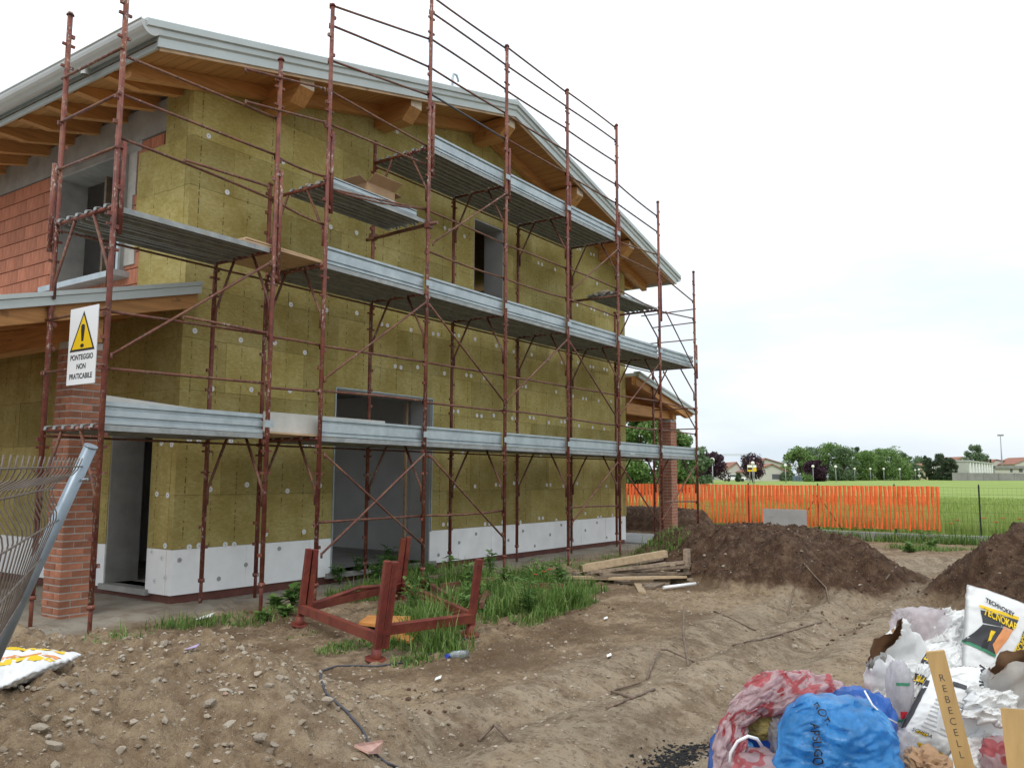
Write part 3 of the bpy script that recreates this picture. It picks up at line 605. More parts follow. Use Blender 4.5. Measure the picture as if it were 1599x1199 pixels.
# ---- rails and braces, read off the outer row of standards
RY = .034
def rail(pa, pb, name='guardrail', snap=None, r=.0145, sag=0.0, mat='red2', y=RY):
    a = at(*pa, 'y', y); c = at(*pb, 'y', y)
    if snap:
        xa, xb = XS[snap[0]], XS[snap[1]]; k = (c[2]-a[2])/(c[0]-a[0]); a = np.array([xa, y, a[2]+k*(xa-a[0])]); c = np.array([xb, y, c[2]+k*(xb-c[0])])
    pts = [a+(c-a)*t for t in (0, .25, .5, .75, 1)]
    for p, t in zip(pts, (0, .25, .5, .75, 1)): p[2] -= sag*4*t*(1-t)
    bb = B().tube(pts, r, 8)
    for p in (a, c): bb.tube([(p[0], y, p[2]-.045), (p[0], y, p[2]+.018)], r*.95, 6)
    return bb.build(name, M[mat], scaf)
RL = {(0,1): [((200,90),(422,181)), ((194,149),(422,239)), ((191,217),(419,309)), ((176,487),(417,522)), ((176,576),(412,598))],
 (1,2): [((430,244),(507,276)), ((435,316),(500,348)), ((427,527),(499,539)), ((428,606),(498,611))],
 (2,3): [((520,9.5),(672,62)), ((520,41),(672,106)), ((520,96),(672,150)), ((520,145),(670,230)), ((519,196),(670,259)), ((519,296),(666,328)), ((510,541),(662,565)), ((507,611),(661,626)), ((504,815),(661,805))],
 (3,4): [((682,0),(787,74)), ((680,24),(790,102)), ((680,66),(790,140)), ((679,110),(791,178)), ((675,332),(789,382)), ((674,394),(789,435)), ((672,567),(787,586)), ((670,629),(787,642)), ((670,804),(787,797))],
 (4,5): [((797,78),(881,142)), ((796,106),(885,167)), ((796,145),(886,202)), ((799,184),(886,237)), ((799,222),(886,272)), ((796,385),(886,420)), ((795,437),(886,466)), ((795,589),(886,604)), ((796,642),(886,653))],
 (5,6): [((890,147),(960,199)), ((890,171),(964,222)), ((890,206),(964,255)), ((890,241),(964,290)), ((892,277),(964,319)), ((894,422),(964,451)), ((894,470),(964,495)), ((894,605),(965,617)), ((894,654),(964,664)), ((892,792),(965,790))],
 (6,7): [((969,291),(1030,341)), ((972,324),(1030,365)), ((974,380),(1030,399)), ((972,401),(1030,429)), ((970,455),(1030,487)), ((970,619),(1030,627)), ((970,664),(1030,671))],
 (7,8): [((1035,432),(1080,469)), ((1035,487),(1081,497)), ((1035,628),(1085,639)), ((1035,671),(1085,678)), ((1035,784),(1085,783))]}
for (i, j), L in RL.items():
    for k, (a, c_) in enumerate(L): rail(a, c_, snap=(i, j), sag=rnd.choice((0, 0, .0, .01, .02, -.01)))
rail((520,296),(666,326), snap=(2,3), sag=.05)
rail((679,151),(791,219), snap=(3,4), mat='cable')
for a, c_ in (((384,108),(507,139)), ((384,159),(507,191)), ((288,250),(419,291)), ((286,494),(417,520))): rail(a, c_, y=-.02)
BR = [((174,554),(422,410)), ((507,591),(665,472)), ((671,476),(787,627)), ((676,379),(792,301)), ((894,452),(966,388)), ((792,625),(885,531)), ((891,536),(962,650)), ((969,646),(1027,571)), ((1036,580),(1085,667)), ((1040,487),(1086,580)),
      ((507,710),(662,852)), ((502,865),(662,709)), ((670,710),(787,840)), ((894,815),(964,722)), ((970,727),(1030,817)), ((1035,810),(1084,730))]
for a, c_ in BR: rail(a, c_, 'diagonal_brace', r=.0135, y=-.03)
# end rails across both ends
for z0, z1 in ((4.55, 4.55), (5.06, 5.04), (5.5, 5.5), (3.06, 3.06), (2.55, 2.55)):
    B().tube([(-.02, -.03, z0), (-.02, WI+.05, z1)], .0145, 8).build('end_rail', M['red2'], scaf)
for z0, z1, y1 in ((4.62, 4.62, 1.3), (5.0, 4.98, WI), (5.3, 5.28, 1.3), (2.65, 2.65, WI), (3.1, 3.1, WI)):
    B().tube([(XS[8]+.02, -.03, z0), (XS[8]+.02, y1, z1)], .013, 8).build('end_rail', M['red2'], scaf)
# inner ledgers under the decks
for i in range(8):
    for z in (2, 4)+((6,) if i in (3, 4, 5) else ()):
        B().tube([(XS[i], WI-.02, z-.055), (XS[i+1], WI-.02, z-.055)], .013, 6).build('inner_ledger', M['red2'], scaf)
M['offwhite'] = simple('dusty_white_board', (.52, .51, .47), .7, 0, .1, 5)
# ---- things lying on the scaffold
def sheet(name, lo, hi, mat, label, cat, yaw=0, tilt=0):
    b = B(); h = [(hi[k]-lo[k])/2 for k in range(3)]; c = [(hi[k]+lo[k])/2 for k in range(3)]; b.box([-q for q in h], h)
    R = Matrix.Rotation(yaw, 3, 'Z') @ Matrix.Rotation(tilt, 3, 'Y'); b.v = [tuple(R @ Vector(p) + Vector(c)) for p in b.v]
    return solo(b, name, mat, (c[0], c[1], lo[2]), label, cat)
sheet('plywood_sheet', (1.42, .05, 4.030), (2.62, .95, 4.048), M['ply'], 'plywood sheets bridging the narrow gap on the middle deck', 'plywood', .0, .012)
sheet('plywood_sheet', (1.46, .06, 4.056), (2.58, .94, 4.074), M['ply'], 'upper plywood sheet lying on the plywood of the middle deck', 'plywood', .03, .012)
sheet('plywood_sheet', (1.60, .04, 2.030), (2.72, .94, 2.050), M['ply'], 'plywood sheet bridging the narrow gap on the lowest deck', 'plywood', 0, .01)
b = B().box((.06, .10, 2.032), (1.7, .115, 2.30)); b.v = [(x, y, z if z < 2.1 else z-.06*x) for x, y, z in b.v]
solo(b, 'white_board', M['offwhite'], (.9, .1, 2.03), 'long pale board standing on edge behind the leftmost toe board', 'board')
b = B().box((1.86, .13, 2.055), (3.72, .148, 2.27)); solo(b, 'white_board', M['offwhite'], (2.8, .14, 2.055), 'white board on edge across the gap of the lowest deck', 'board')
B_ = B(); bx0, by0, bz0 = 3.30, .12, 4.997
for lo, hi in (((0,0,0),(.5,.36,.006)), ((0,0,.006),(.5,.006,.24)), ((0,.354,.006),(.5,.36,.24)), ((0,.006,.006),(.006,.354,.24)), ((.494,.006,.006),(.5,.354,.24))): B_.box([bx0+lo[0], by0+lo[1], bz0+lo[2]], [bx0+hi[0], by0+hi[1], bz0+hi[2]])
def flap(p, d): B_.prism([p[0], p[1], (p[1][0]+d[0], p[1][1]+d[1], p[1][2]+d[2]), (p[0][0]+d[0], p[0][1]+d[1], p[0][2]+d[2])], (0, 0, .005))
zt = bz0+.24
flap([(bx0, by0, zt), (bx0+.5, by0, zt)], (0, -.13, .09)); flap([(bx0, by0+.36, zt), (bx0+.5, by0+.36, zt)], (0, .12, .08)); flap([(bx0, by0, zt), (bx0, by0+.36, zt)], (-.13, 0, .05)); flap([(bx0+.5, by0, zt), (bx0+.5, by0+.36, zt)], (.14, 0, -.02))
solo(B_, 'cardboard_box', M['card'], (bx0+.25, by0+.18, bz0), 'open brown cardboard box on the small upper deck', 'box')
def rock_mesh(name, seed, sub, mat, sq=.7):
    bm = bmesh.new(); bmesh.ops.create_icosphere(bm, subdivisions=sub, radius=1)
    for v in bm.verts:
        n_ = mnoise.noise(v.co*1.3+Vector((seed*7.1, seed, 0))); v.co *= 1+.38*n_+.18*mnoise.noise(v.co*3+Vector((0, seed*3, 5))); v.co.z *= sq
    rr_ = random.Random(seed)
    for _ in range(9):
        d_ = Vector((rr_.uniform(-1, 1), rr_.uniform(-1, 1), rr_.uniform(-1, 1))).normalized(); o_ = rr_.uniform(.45, .8)
        for v in bm.verts:
            k_ = v.co.dot(d_)-o_*(.8 if abs(d_.z) > .5 else 1)
            if k_ > 0: v.co -= d_*k_
    me = bpy.data.meshes.new(name); bm.to_mesh(me); bm.free(); me.materials.append(mat); return me
LUMP = [rock_mesh('rubble_lump', k, 2, M['stone']) for k in range(4)]
for k, (x, y, s) in enumerate(((9.80, .10, .07), (9.78, .24, .08), (9.82, .40, .07), (9.85, .55, .08), (9.96, .14, .05), (9.93, .33, .06), (2.58, .10, .05), (2.6, .23, .06), (2.57, .38, .05), (2.6, .52, .045))):
    z = (5.017 if x > 5 else 4.997); o = link('rubble_lump', LUMP[k % 4], None, (x, y, z+s*.5)); o.scale = (s*1.2, s, s*.9); o.rotation_euler = (0, 0, k*1.3)
    tag(o, 'grey mortar lump on the small deck near the far end of the scaffold' if x > 5 else 'grey mortar lump on the small deck beside the cardboard box', 'rubble', 'mortar lumps on the far small deck' if x > 5 else 'mortar lumps on the near small deck')
# ---- warning sign tied across the end of the scaffold
def text_mesh(s, size, bold=0.0):
    cu = bpy.data.curves.new('t', 'FONT'); cu.body = s; cu.size = size; cu.offset = bold; cu.align_x = 'CENTER'; ob = bpy.data.objects.new('t', cu); COL.objects.link(ob)
    dg = bpy.context.evaluated_depsgraph_get(); me = bpy.data.meshes.new_from_object(ob.evaluated_get(dg)); V = [v.co.copy() for v in me.vertices]; F = [tuple(p.vertices) for p in me.polygons]
    bpy.data.objects.remove(ob); bpy.data.curves.remove(cu); bpy.data.meshes.remove(me); return V, F
sx_ = -.045
c1, c2 = at(107, 485, 'x', sx_), at(151, 475, 'x', sx_); c3, c4 = at(107, 602, 'x', sx_), at(151, 597, 'x', sx_)
ya, yb = (c1[1]+c3[1])/2, (c2[1]+c4[1])/2; z1, z0 = (c1[2]+c2[2])/2, (c3[2]+c4[2])/2; sw, sh = abs(ya-yb), z1-z0
sign = thing('warning_sign', (sx_, (ya+yb)/2, z0), 'white scaffold warning sign with yellow triangle tied to the left end', 'sign')
SC = Vector((sx_, (ya+yb)/2, (z0+z1)/2)); SR = Vector((0, -1, 0)); SU = Vector((0, 0, 1)); SN = Vector((-1, 0, 0))
def sp_(u, v, off): return SC+SR*(u*sw/2)+SU*(v*sh/2)+SN*off
B().prism([sp_(-1,-1,0), sp_(1,-1,0), sp_(1,1,0), sp_(-1,1,0)], SN*-.006).build('panel', M['sign'], sign)
B().prism([sp_(-.88,-.14,.0012), sp_(.88,-.14,.0012), sp_(0,.9,.0012)], SN*.0008).build('triangle_border', M['black'], sign)
B().prism([sp_(-.74,-.085,.0022), sp_(.74,-.085,.0022), sp_(0,.79,.0022)], SN*.0008).build('triangle', M['yellow'], sign)
ex = B(); ex.prism([sp_(.13*math.cos(a), .052*math.sin(a)-.005, .0032) for a in np.linspace(0, 2*math.pi, 14, endpoint=False)], SN*.0008)
ex.prism([sp_(u, v, .0032) for u, v in ((-.07,.11), (.07,.11), (.13,.40), (.13,.50), (.08,.55), (-.08,.55), (-.13,.50), (-.13,.40))], SN*.0008); ex.build('exclamation_mark', M['black'], sign)
for s, v in (('PONTEGGIO', -.36), ('NON', -.60), ('PRATICABILE', -.85)):
    V, F = text_mesh(s, .145*sh*.66, .0016); k = min(1.0, .90*sw/max(1e-6, max(p.x for p in V)-min(p.x for p in V)))
    V = [sp_(p.x*k*2/sw, v+p.y*2/sh, .0015) for p in V]; B().add(V, F).build('lettering', M['black'], sign)
for z in (z0+.08, z1-.08): pass
# ================================================================== STONES, CLODS
def scatter(name, base_sub, mat, pts, scl, label, cat='rubble', sq=.7, nvar=5):
    """many small stones joined as one uncountable object"""
    VV, FF, off = [], [], 0; var = []
    for k in range(nvar):
        me = rock_mesh('tmp', 20+k, base_sub, mat, sq); V = np.array([v.co[:] for v in me.vertices]); F = np.array([p.vertices[:] for p in me.polygons]); var.append((V, F)); bpy.data.meshes.remove(me)
    for i, (p, s) in enumerate(zip(pts, scl)):
        V, F = var[i % nvar]; a = npr.uniform(0, 6.28); c_, s_ = math.cos(a), math.sin(a); st = npr.uniform(.7, 1.3, 3)
        W_ = V*st*s; W_ = np.stack([W_[:, 0]*c_-W_[:, 1]*s_, W_[:, 0]*s_+W_[:, 1]*c_, W_[:, 2]], -1)+p
        VV.append(W_); FF.append(F+off); off += len(V)
    me = np_mesh(name, np.concatenate(VV), np.concatenate(FF), mat, False); return tag(link(name, me), label, cat, kind='stuff')
def rand_ground(n, x0, x1, y0, y1, pred, sink=.3, smin=.008, smax=.03, pw=2.5):
    x = npr.uniform(x0, x1, n); y = npr.uniform(y0, y1, n); z, so_, ru_ = height(x, y); keep = pred(x, y, so_, ru_)
    x, y, z = x[keep], y[keep], z[keep]; s = smin+(smax-smin)*npr.random(len(x))**pw
    return np.stack([x, y, z+s*sink], -1), s
M['pebble'] = None
t = MT('mixed_pebbles', .9); M['pebble'] = t.color(t.ramp(t.noise(3.5, 3, .6), [(.30, (.16, .115, .08)), (.48, (.29, .235, .175)), (.60, (.40, .35, .28)), (.72, (.34, .17, .11))])).bump(t.noise(60, 3), .004).m
p, s = rand_ground(24000, -3, 2.2, -6.2, .2, lambda x, y, a, b_: npr.random(len(x)) < (.05+.8*b_), sink=.1, smin=.003, smax=.024, pw=3.5); scatter('rubble_stones', 1, M['pebble'], p, s, 'small stones and mortar crumbs strewn over the near rubble mound')
p, s = rand_ground(18000, -2, 14, -6.5, 1.2, lambda x, y, a, b_: (npr.random(len(x)) < (.5-.4*a)) & (y < .8), sink=.1, smin=.003, smax=.022, pw=4); scatter('site_pebbles', 1, M['pebble'], p, s, 'scattered pebbles and crumbs on the site track')
p, s = rand_ground(26000, 4.5, 19.5, -11, 6, lambda x, y, a, b_: npr.random(len(x)) < a*.8, smin=.007, smax=.036, pw=3); scatter('soil_clods', 1, M['clod'], p, s, 'dark clods of dug earth covering the soil heaps', 'soil')
p, s = rand_ground(9000, 4.5, 19.5, -11, 6, lambda x, y, a, b_: npr.random(len(x)) < a*.22, sink=.5, smin=.008, smax=.035, pw=3); scatter('heap_stones', 1, M['pebble'], p, s, 'pale stones sticking out of the soil heaps')
p, s = rand_ground(7000, -1.5, 8, -6, 0, lambda x, y, a, b_: npr.random(len(x)) < np.clip(vnoise(x*.8+5, y*.8+2)*3-.35, 0, .6)*(1-a)*(1-b_), sink=.15, smin=.004, smax=.024, pw=2.5); scatter('mud_clods', 1, M['clod'], p, s, 'dark lumps of churned mud on the track', 'soil')
ROCK = [rock_mesh('rock', 40+k, 2, M['stone'], .65) for k in range(6)]
for k, (px_, py_, s) in enumerate([(255,1006,.065), (284,1004,.045), (85,1166,.07), (330,1098,.06), (356,1135,.075), (248,1062,.035), (325,1048,.03), (60,1138,.06), (402,1052,.045), (420,1072,.05), (455,1028,.045), (437,1060,.05), (505,1068,.06), (508,1095,.07), (430,1165,.05), (405,1152,.06), (310,1140,.05), (210,1130,.05), (188,1172,.05), (680,1078,.05), (1165,985,.04), (1120,979,.035), (708,1150,.045), (915,962,.05), (628,1178,.04), (120,1070,.035), (150,1110,.04), (1240,1010,.06), (1350,975,.07), (1100,868,.06), (1130,885,.07), (1075,925,.05)]):
    p = gp(px_, py_); s *= .55; o = link('rock', ROCK[k % 6], None, (p[0], p[1], p[2]+s*.1)); o.scale = (s*1.15, s, s); o.rotation_euler = (rnd.uniform(-.3,.3), rnd.uniform(-.3,.3), rnd.uniform(0, 6)); left = px_ < 560
    tag(o, 'loose pale rock half sunk in the rubble mound at lower left' if left else 'loose pale rock lying on the bare track past the house', 'rock', 'rocks on the rubble mound' if left else 'rocks on the track')
p, s = rand_ground(9000, -3, 6, -6.4, .1, lambda x, y, a, b_: npr.random(len(x)) < (.15+.5*b_)*(1-a), sink=.05, smin=.004, smax=.02, pw=3); scatter('mortar_chips', 1, M['stone'], p, s, 'flat pale mortar chips strewn over the near ground', sq=.35)
M['ash'] = simple('black_ash', (.012, .012, .013), .9, 0, .3, 20); c_ = gp(1060, 1186); x = c_[0]+npr.normal(0, .16, 700); y = c_[1]+npr.normal(0, .09, 700); p = np.stack([x, y, height(x, y)[0]+.003], -1); scatter('burnt_ash', 1, M['ash'], p, .004+.014*npr.random(700)**2, 'black burnt ash patch on the ground left of the rubbish pile', 'ash', sq=.4)
# ================================================================== GRASS AND WEEDS
def leafmat(name, c0, c1, c2, rough=.55):
    t = MT(name, rough, 0, .3); c = t.ramp(t.attr('tint'), [(0, c0), (.5, c1), (1, c2)]); t.color(c); tr = t.n('ShaderNodeBsdfTranslucent', {'Color': c}); mxs = t.n('ShaderNodeMixShader', {0: .3}); out = t.nt.nodes['Material Output']
    t.nt.links.new(t.b.outputs[0], mxs.inputs[1]); t.nt.links.new(tr.outputs[0], mxs.inputs[2]); t.nt.links.new(mxs.outputs[0], out.inputs[0]); return t.m
M['grass'] = leafmat('grass_blades', (.065, .13, .025), (.14, .25, .05), (.32, .36, .13)); M['wheat'] = leafmat('green_crop', (.18, .26, .055), (.28, .36, .095), (.39, .43, .15)); M['weed'] = leafmat('weed_leaves', (.07, .15, .035), (.14, .25, .06), (.24, .34, .11))
def blades(name, P, hgt, wid, mat, label, cat='grass', lean=1.1):
    n = len(P); a = npr.uniform(0, 2*math.pi, n); d = np.stack([np.cos(a), np.sin(a), np.zeros(n)], -1); s = np.stack([-np.sin(a), np.cos(a), np.zeros(n)], -1); L = (lean*npr.random(n)**1.3+.05)[:, None]; h = hgt[:, None]; w_ = wid[:, None]
    up = np.array([0, 0, 1.0]); b0, b1 = P-s*w_, P+s*w_; m0 = P+up*h*.55+d*h*L*.35-s*w_*.8; m1 = m0+s*w_*1.6; tip = P+up*h*(1-.3*L)+d*h*L
    V = np.stack([b0, b1, m1, m0, tip], 1).reshape(-1, 3); o = np.arange(n)[:, None]*5
    F = np.concatenate([o+np.array([[0, 1, 2]]), o+np.array([[0, 2, 3]]), o+np.array([[3, 2, 4]])])
    ti = np.repeat(np.clip(npr.normal(.42, .3, n), 0, 1), 5); me = np_mesh(name, V, F, mat, True, {'tint': ti}); return tag(link(name, me), label, cat, kind='stuff')
def patch(specs, dens):
    """specs: (px, py, radius along x, radius along y, height) -> blade roots and heights"""
    PP, HH = [], []
    for px_, py_, rx, ry, hh in specs:
        c_ = gp(px_, py_); n = int(dens*rx*ry*3.1); r = np.sqrt(npr.random(n)); a = npr.uniform(0, 6.28, n); x = c_[0]+rx*r*np.cos(a); y = c_[1]+ry*r*np.sin(a)
        k = vnoise(x*4, y*4)+.5+.3*vnoise(x*11, y*11) > npr.random(n)*1.0*r**.7; x, y, r = x[k], y[k], r[k]; k = y < 1.28; x, y, r = x[k], y[k], r[k]
        PP.append(np.stack([x, y, height(x, y)[0]-.01], -1)); HH.append(hh*(.22+.95*npr.random(len(x))**1.6)*(1-.5*r)*(.75+.9*(vnoise(x*5+9, y*5)+.3)))
    P = np.concatenate(PP); h = np.concatenate(HH); return P, h
P, h = patch([(665,1000,.28,.25,.46), (690,980,.35,.3,.46), (640,960,.4,.3,.30), (700,1012,.28,.2,.34), (680,1018,.3,.15,.3), (610,1010,.2,.2,.14), (540,1010,.35,.15,.09), (660,1030,.35,.15,.14)], 4200); blades('tall_grass', P, h, .0038+.002*npr.random(len(P)), M['grass'], 'tall green grass growing through the red steel stillage')
P, h = patch([(760,935,.6,.45,.34), (820,948,.6,.5,.38), (870,950,.45,.35,.32), (800,910,.8,.4,.32), (720,910,.7,.4,.32), (850,915,.6,.35,.36), (660,915,.5,.4,.32), (600,925,.5,.4,.26), (560,930,.4,.4,.22), (890,940,.35,.3,.26), (770,965,.4,.2,.16), (700,950,.4,.3,.30), (905,925,.35,.35,.24), (840,965,.4,.2,.2), (630,895,.6,.35,.36)], 3000); blades('grass_clump', P, h, .0042+.0022*npr.random(len(P)), M['grass'], 'dense weedy grass clump between the stillage and the timber pile')
P, h = patch([(200,990,.25,.1,.12), (290,978,.5,.18,.20), (350,972,.5,.2,.19), (405,970,.35,.15,.16), (130,1003,.12,.06,.06), (540,1015,.3,.12,.08), (480,990,.3,.1,.06), (445,955,.25,.2,.12)], 2200); blades('grass_strip', P, h, .003+.0015*npr.random(len(P)), M['grass'], 'short grass strip along the foot of the scaffold at left')
P, h = patch([(1000,862,.9,.5,.22), (960,875,.6,.4,.16), (1035,862,.5,.4,.2), (900,885,.4,.3,.12), (870,880,.8,.3,.1)], 700); blades('grass_strip', P, h, .004+.002*npr.random(len(P)), M['grass'], 'green grass beside the far end of the scaffold')
P, h = patch([(1435,858,.5,.7,.26), (1405,858,.3,.4,.2), (1475,860,.4,.7,.22)], 650); blades('kerb_grass', P, h, .006+.003*npr.random(len(P)), M['grass'], 'rank green grass in front of the concrete kerb')
n = 5200; x = npr.uniform(19.35, 19.84, n); y = npr.uniform(-6.2, 1.5, n); k = vnoise(x*3, y*1.5)+.45 > npr.random(n)*.8; P = np.stack([x[k], y[k], height(x[k], y[k])[0]-.02], -1); blades('kerb_grass', P, .10+.30*npr.random(len(P))**1.5, .007+.004*npr.random(len(P)), M['grass'], 'ragged green grass band hiding the foot of the kerb')
n = 52000; x = 20.35+38*npr.random(n)**1.7; y = npr.uniform(-14, 12, n); k = (y < (x+4)*1.0-9) | (x < 60); P = np.stack([x, y, height(x, y)[0]-.02], -1); blades('crop', P, npr.uniform(.28, .6, n)*(1-.85*(x-20)/38), .006+.008*(x-20)/20+.003*npr.random(n), M['wheat'], 'pale green standing crop filling the field beyond the fence', 'crop', .3)
def leaf_quad(b, p, d, up, L, W_, m=0):
    d = Vector(d).normalized(); s = d.cross(Vector(up)); s = s.normalized() if s.length > 1e-6 else Vector((1,0,0)); p = Vector(p); u = s.cross(d)
    b.add([p, p+d*L*.4+s*W_+u*L*.05, p+d*L-u*L*.15, p+d*L*.4-s*W_+u*L*.05], [(0,1,2), (0,2,3)], m, False)
def weed(px_, py_, hgt, n, L, W_, label, group):
    L *= 1.3; W_ *= 1.35; n = int(n*1.5); hgt *= (1.15 if px_ > 500 else .7) if px_ < 1200 else .6; c_ = gp(px_, py_); e = thing('weed_plant', (c_[0], c_[1], c_[2]-.01), label, 'weed', group); st = B(); lf = B()
    for k in range(max(2, n//9)):
        a = rnd.uniform(0, 6.28); r = hgt*.35; top = Vector((c_[0]+r*math.cos(a)*rnd.random(), c_[1]+r*math.sin(a)*rnd.random(), c_[2]+hgt*rnd.uniform(.6, 1))); base = Vector(c_); st.tube([base, (base+top)/2+Vector((0,0,.03)), top], [.006, .004, .002], 5)
        for i in range(9):
            f = rnd.uniform(.15, 1); pp = base.lerp(top, f); aa = rnd.uniform(0, 6.28); leaf_quad(lf, pp, (math.cos(aa), math.sin(aa), rnd.uniform(-.2, .7)), (0,0,1), L*rnd.uniform(.6, 1.2), W_*rnd.uniform(.7, 1.2))
    st.build('stem', M['weed'], e); o = lf.build('leaf', M['weed'], e); o['kind'] = 'stuff'; a_ = o.data.attributes.new('tint', 'FLOAT', 'POINT'); v = np.repeat(np.clip(npr.normal(.5, .25, len(o.data.vertices)//4+1), 0, 1), 4)[:len(o.data.vertices)]; a_.data.foreach_set('value', v.astype(np.float32))
for px_, py_, hgt, n, L, W_, wh in [(432,952,.22,30,.10,.03,'a'), (455,945,.30,40,.11,.035,'a'), (470,935,.25,30,.10,.03,'a'), (445,962,.15,24,.09,.03,'a'), (410,968,.14,20,.08,.025,'a'), (560,905,.32,36,.09,.02,'b'), (605,890,.42,50,.09,.02,'b'), (585,915,.3,36,.09,.02,'b'), (530,912,.28,30,.08,.02,'b'), (700,905,.3,36,.1,.025,'b'), (735,925,.3,36,.1,.025,'b'), (706,880,.38,30,.1,.02,'b'), (790,920,.3,36,.1,.022,'c'), (840,915,.35,40,.1,.022,'c'), (880,925,.3,36,.1,.02,'c'), (765,895,.3,36,.1,.022,'c'), (910,900,.2,24,.08,.02,'c'), (1455,858,.35,40,.14,.04,'d'), (1420,862,.3,36,.14,.04,'d'), (1445,842,.3,36,.12,.05,'d')]:
    lab = {'a': 'broad leaved weed at the foot of the scaffold left of the stillage', 'b': 'leafy weed growing behind the red steel stillage', 'c': 'leafy weed in the grass clump before the timber pile', 'd': 'leafy weed below the concrete kerb of the fence'}[wh]
    weed(px_, py_, hgt, n, L, W_, lab, {'a': 'weeds at the scaffold foot', 'b': 'weeds behind the stillage', 'c': 'weeds in the grass clump', 'd': 'weeds along the kerb'}[wh])
for k in range(26):
    px_ = rnd.choice((rnd.uniform(560, 640), rnd.uniform(640, 900), rnd.uniform(640, 900))); py_ = rnd.uniform(905, 965) if px_ > 640 else rnd.uniform(890, 920); bh = px_ < 740
    weed(px_, py_, rnd.uniform(.16, .36), 30, rnd.uniform(.06, .11), rnd.uniform(.008, .018), 'leafy weed growing behind the red steel stillage' if bh else 'leafy weed in the grass clump before the timber pile', 'weeds behind the stillage' if bh else 'weeds in the grass clump')
M['poppy'] = simple('poppy_petals', (.75, .035, .015), .6, 0, .2, 20)
def poppy(pos, s, label, group):
    e = thing('poppy', (pos[0], pos[1], pos[2]), label, 'flower', group); hz = s[1]; B().tube([pos, (pos[0]+.02, pos[1], pos[2]+hz)], .003, 5).build('stem', M['weed'], e); b = B()
    for k in range(5): a = k*1.256; leaf_quad(b, (pos[0]+.02, pos[1], pos[2]+hz), (math.cos(a), math.sin(a), .5), (0,0,1), s[0], s[0]*.5)
    b.build('petals', M['poppy'], e)
for px_, py_ in ((848,908), (857,903), (835,915)): p = gp(px_, py_+26); poppy(p, (.03, .30), 'red poppy in the grass clump near the timber pile', 'poppies in the grass clump')
for px_, py_ in ((1495,813), (1485,818), (1536,810), (1555,816), (1566,810), (1592,811)): p = at(px_, py_, 'x', 20.16); poppy((p[0], p[1], H(p[0], p[1])), (.085, p[2]-H(p[0], p[1])), 'red poppy in the crop just behind the wire fence', 'poppies behind the fence')
# ================================================================== KERB, WIRE FENCE, ORANGE NET
kb = B()
for k in range(9):
    y0 = -14+k*3.2; kb = B().box((19.86, y0, -.35), (20.08, y0+3.19, .19+rnd.uniform(-.01, .01))); o = kb.build('kerb', M['concrete']); o['kind'] = 'structure'
XF = 19.97
fence = thing('wire_fence', (XF, 0, .19), 'low wire fence on dark green posts along the field', 'fence')
PY_ = [1.21+1.953*k for k in range(-7, 7)]
for y in PY_:
    b = B(); b.beam((XF, y, .15), (XF, y, 1.43), .035, .035, (1,0,0)); b.beam((XF-.018, y, .2), (XF-.018, y, 1.43), .006, .05, (1,0,0)); b.tube([(XF, y, 1.43), (XF, y, 1.47)], [.018, .003], 6); b.build('post', M['greenpost'], fence)
for s in (-1, 1): B().tube([(XF, -.74, 1.15), (XF, -.74+s*.62, .2)], .014, 6).build('stay', M['greenpost'], fence)
for z in (.32, .54, .76, .98, 1.2, 1.38): B().tube([(XF, PY_[0], z), (XF, PY_[-1], z)], .0022, 4).build('wire', M['greenpost'], fence)
b = B()
for y in np.arange(PY_[0], -3.6, .1): b.tube([(XF, y, .22), (XF, y, 1.38)], .0014, 3, caps=False)
o = b.build('wire_mesh', M['greenpost'], fence); o['kind'] = 'stuff'
net = thing('safety_net', (XF-.06, 1.0, .2), 'torn orange plastic safety net hung along the wire fence', 'safety net')
y = -3.72; k = 0
while y < 8.5:
    zt = 1.40+rnd.uniform(-.008, .008); zb = .27+rnd.uniform(-.03, .05); ph = rnd.uniform(0, 6.28); n_ = 9; V = []; F = []
    sway = rnd.uniform(-.012, .012)
    for i in range(n_):
        f = i/(n_-1); z = zt+(zb-zt)*f; wd = (.042 if f < .42 else .026)*rnd.uniform(.85, 1.15); cy = y+sway*math.sin(f*3.1)+.008*math.sin(f*9+ph); fx = .014*math.sin(f*6+ph)
        V += [(XF-.05+fx, cy-wd, z), (XF-.075+fx, cy, z), (XF-.05+fx, cy+wd, z), (XF-.047+fx, cy, z)]
    for i in range(n_-1):
        a, c_ = i*4, (i+1)*4
        for j in range(4): F.append((a+j, a+(j+1) % 4, c_+(j+1) % 4, c_+j))
    B().add(V, F).build('net_strip', M['orange'], net); y += .113; k += 1
b = B()
for z in np.arange(.30, 1.40, .04): b.tube([(XF-.05, yy, z+.012*math.sin(yy*1.6+z*3)) for yy in np.arange(-3.75, 8.6, .35)], .0042, 4)
o = b.build('net_threads', M['orange'], net); o['kind'] = 'stuff'
c1 = at(1192, 794, 'x', 18.6); c2 = at(1259, 796, 'x', 18.6); zb = H(18.6, (c1[1]+c2[1])/2)-.05
b = B().box((18.55, c2[1], zb), (18.63, c1[1], (c1[2]+c2[2])/2)); b.box((18.545, c1[1]-.28, (c1[2]+c2[2])/2-.20), (18.55, c1[1]-.12, (c1[2]+c2[2])/2-.16)); solo(b, 'concrete_slab', M['plaster'], (18.6, (c1[1]+c2[1])/2, zb), 'grey concrete slab standing upright before the orange net', 'slab')
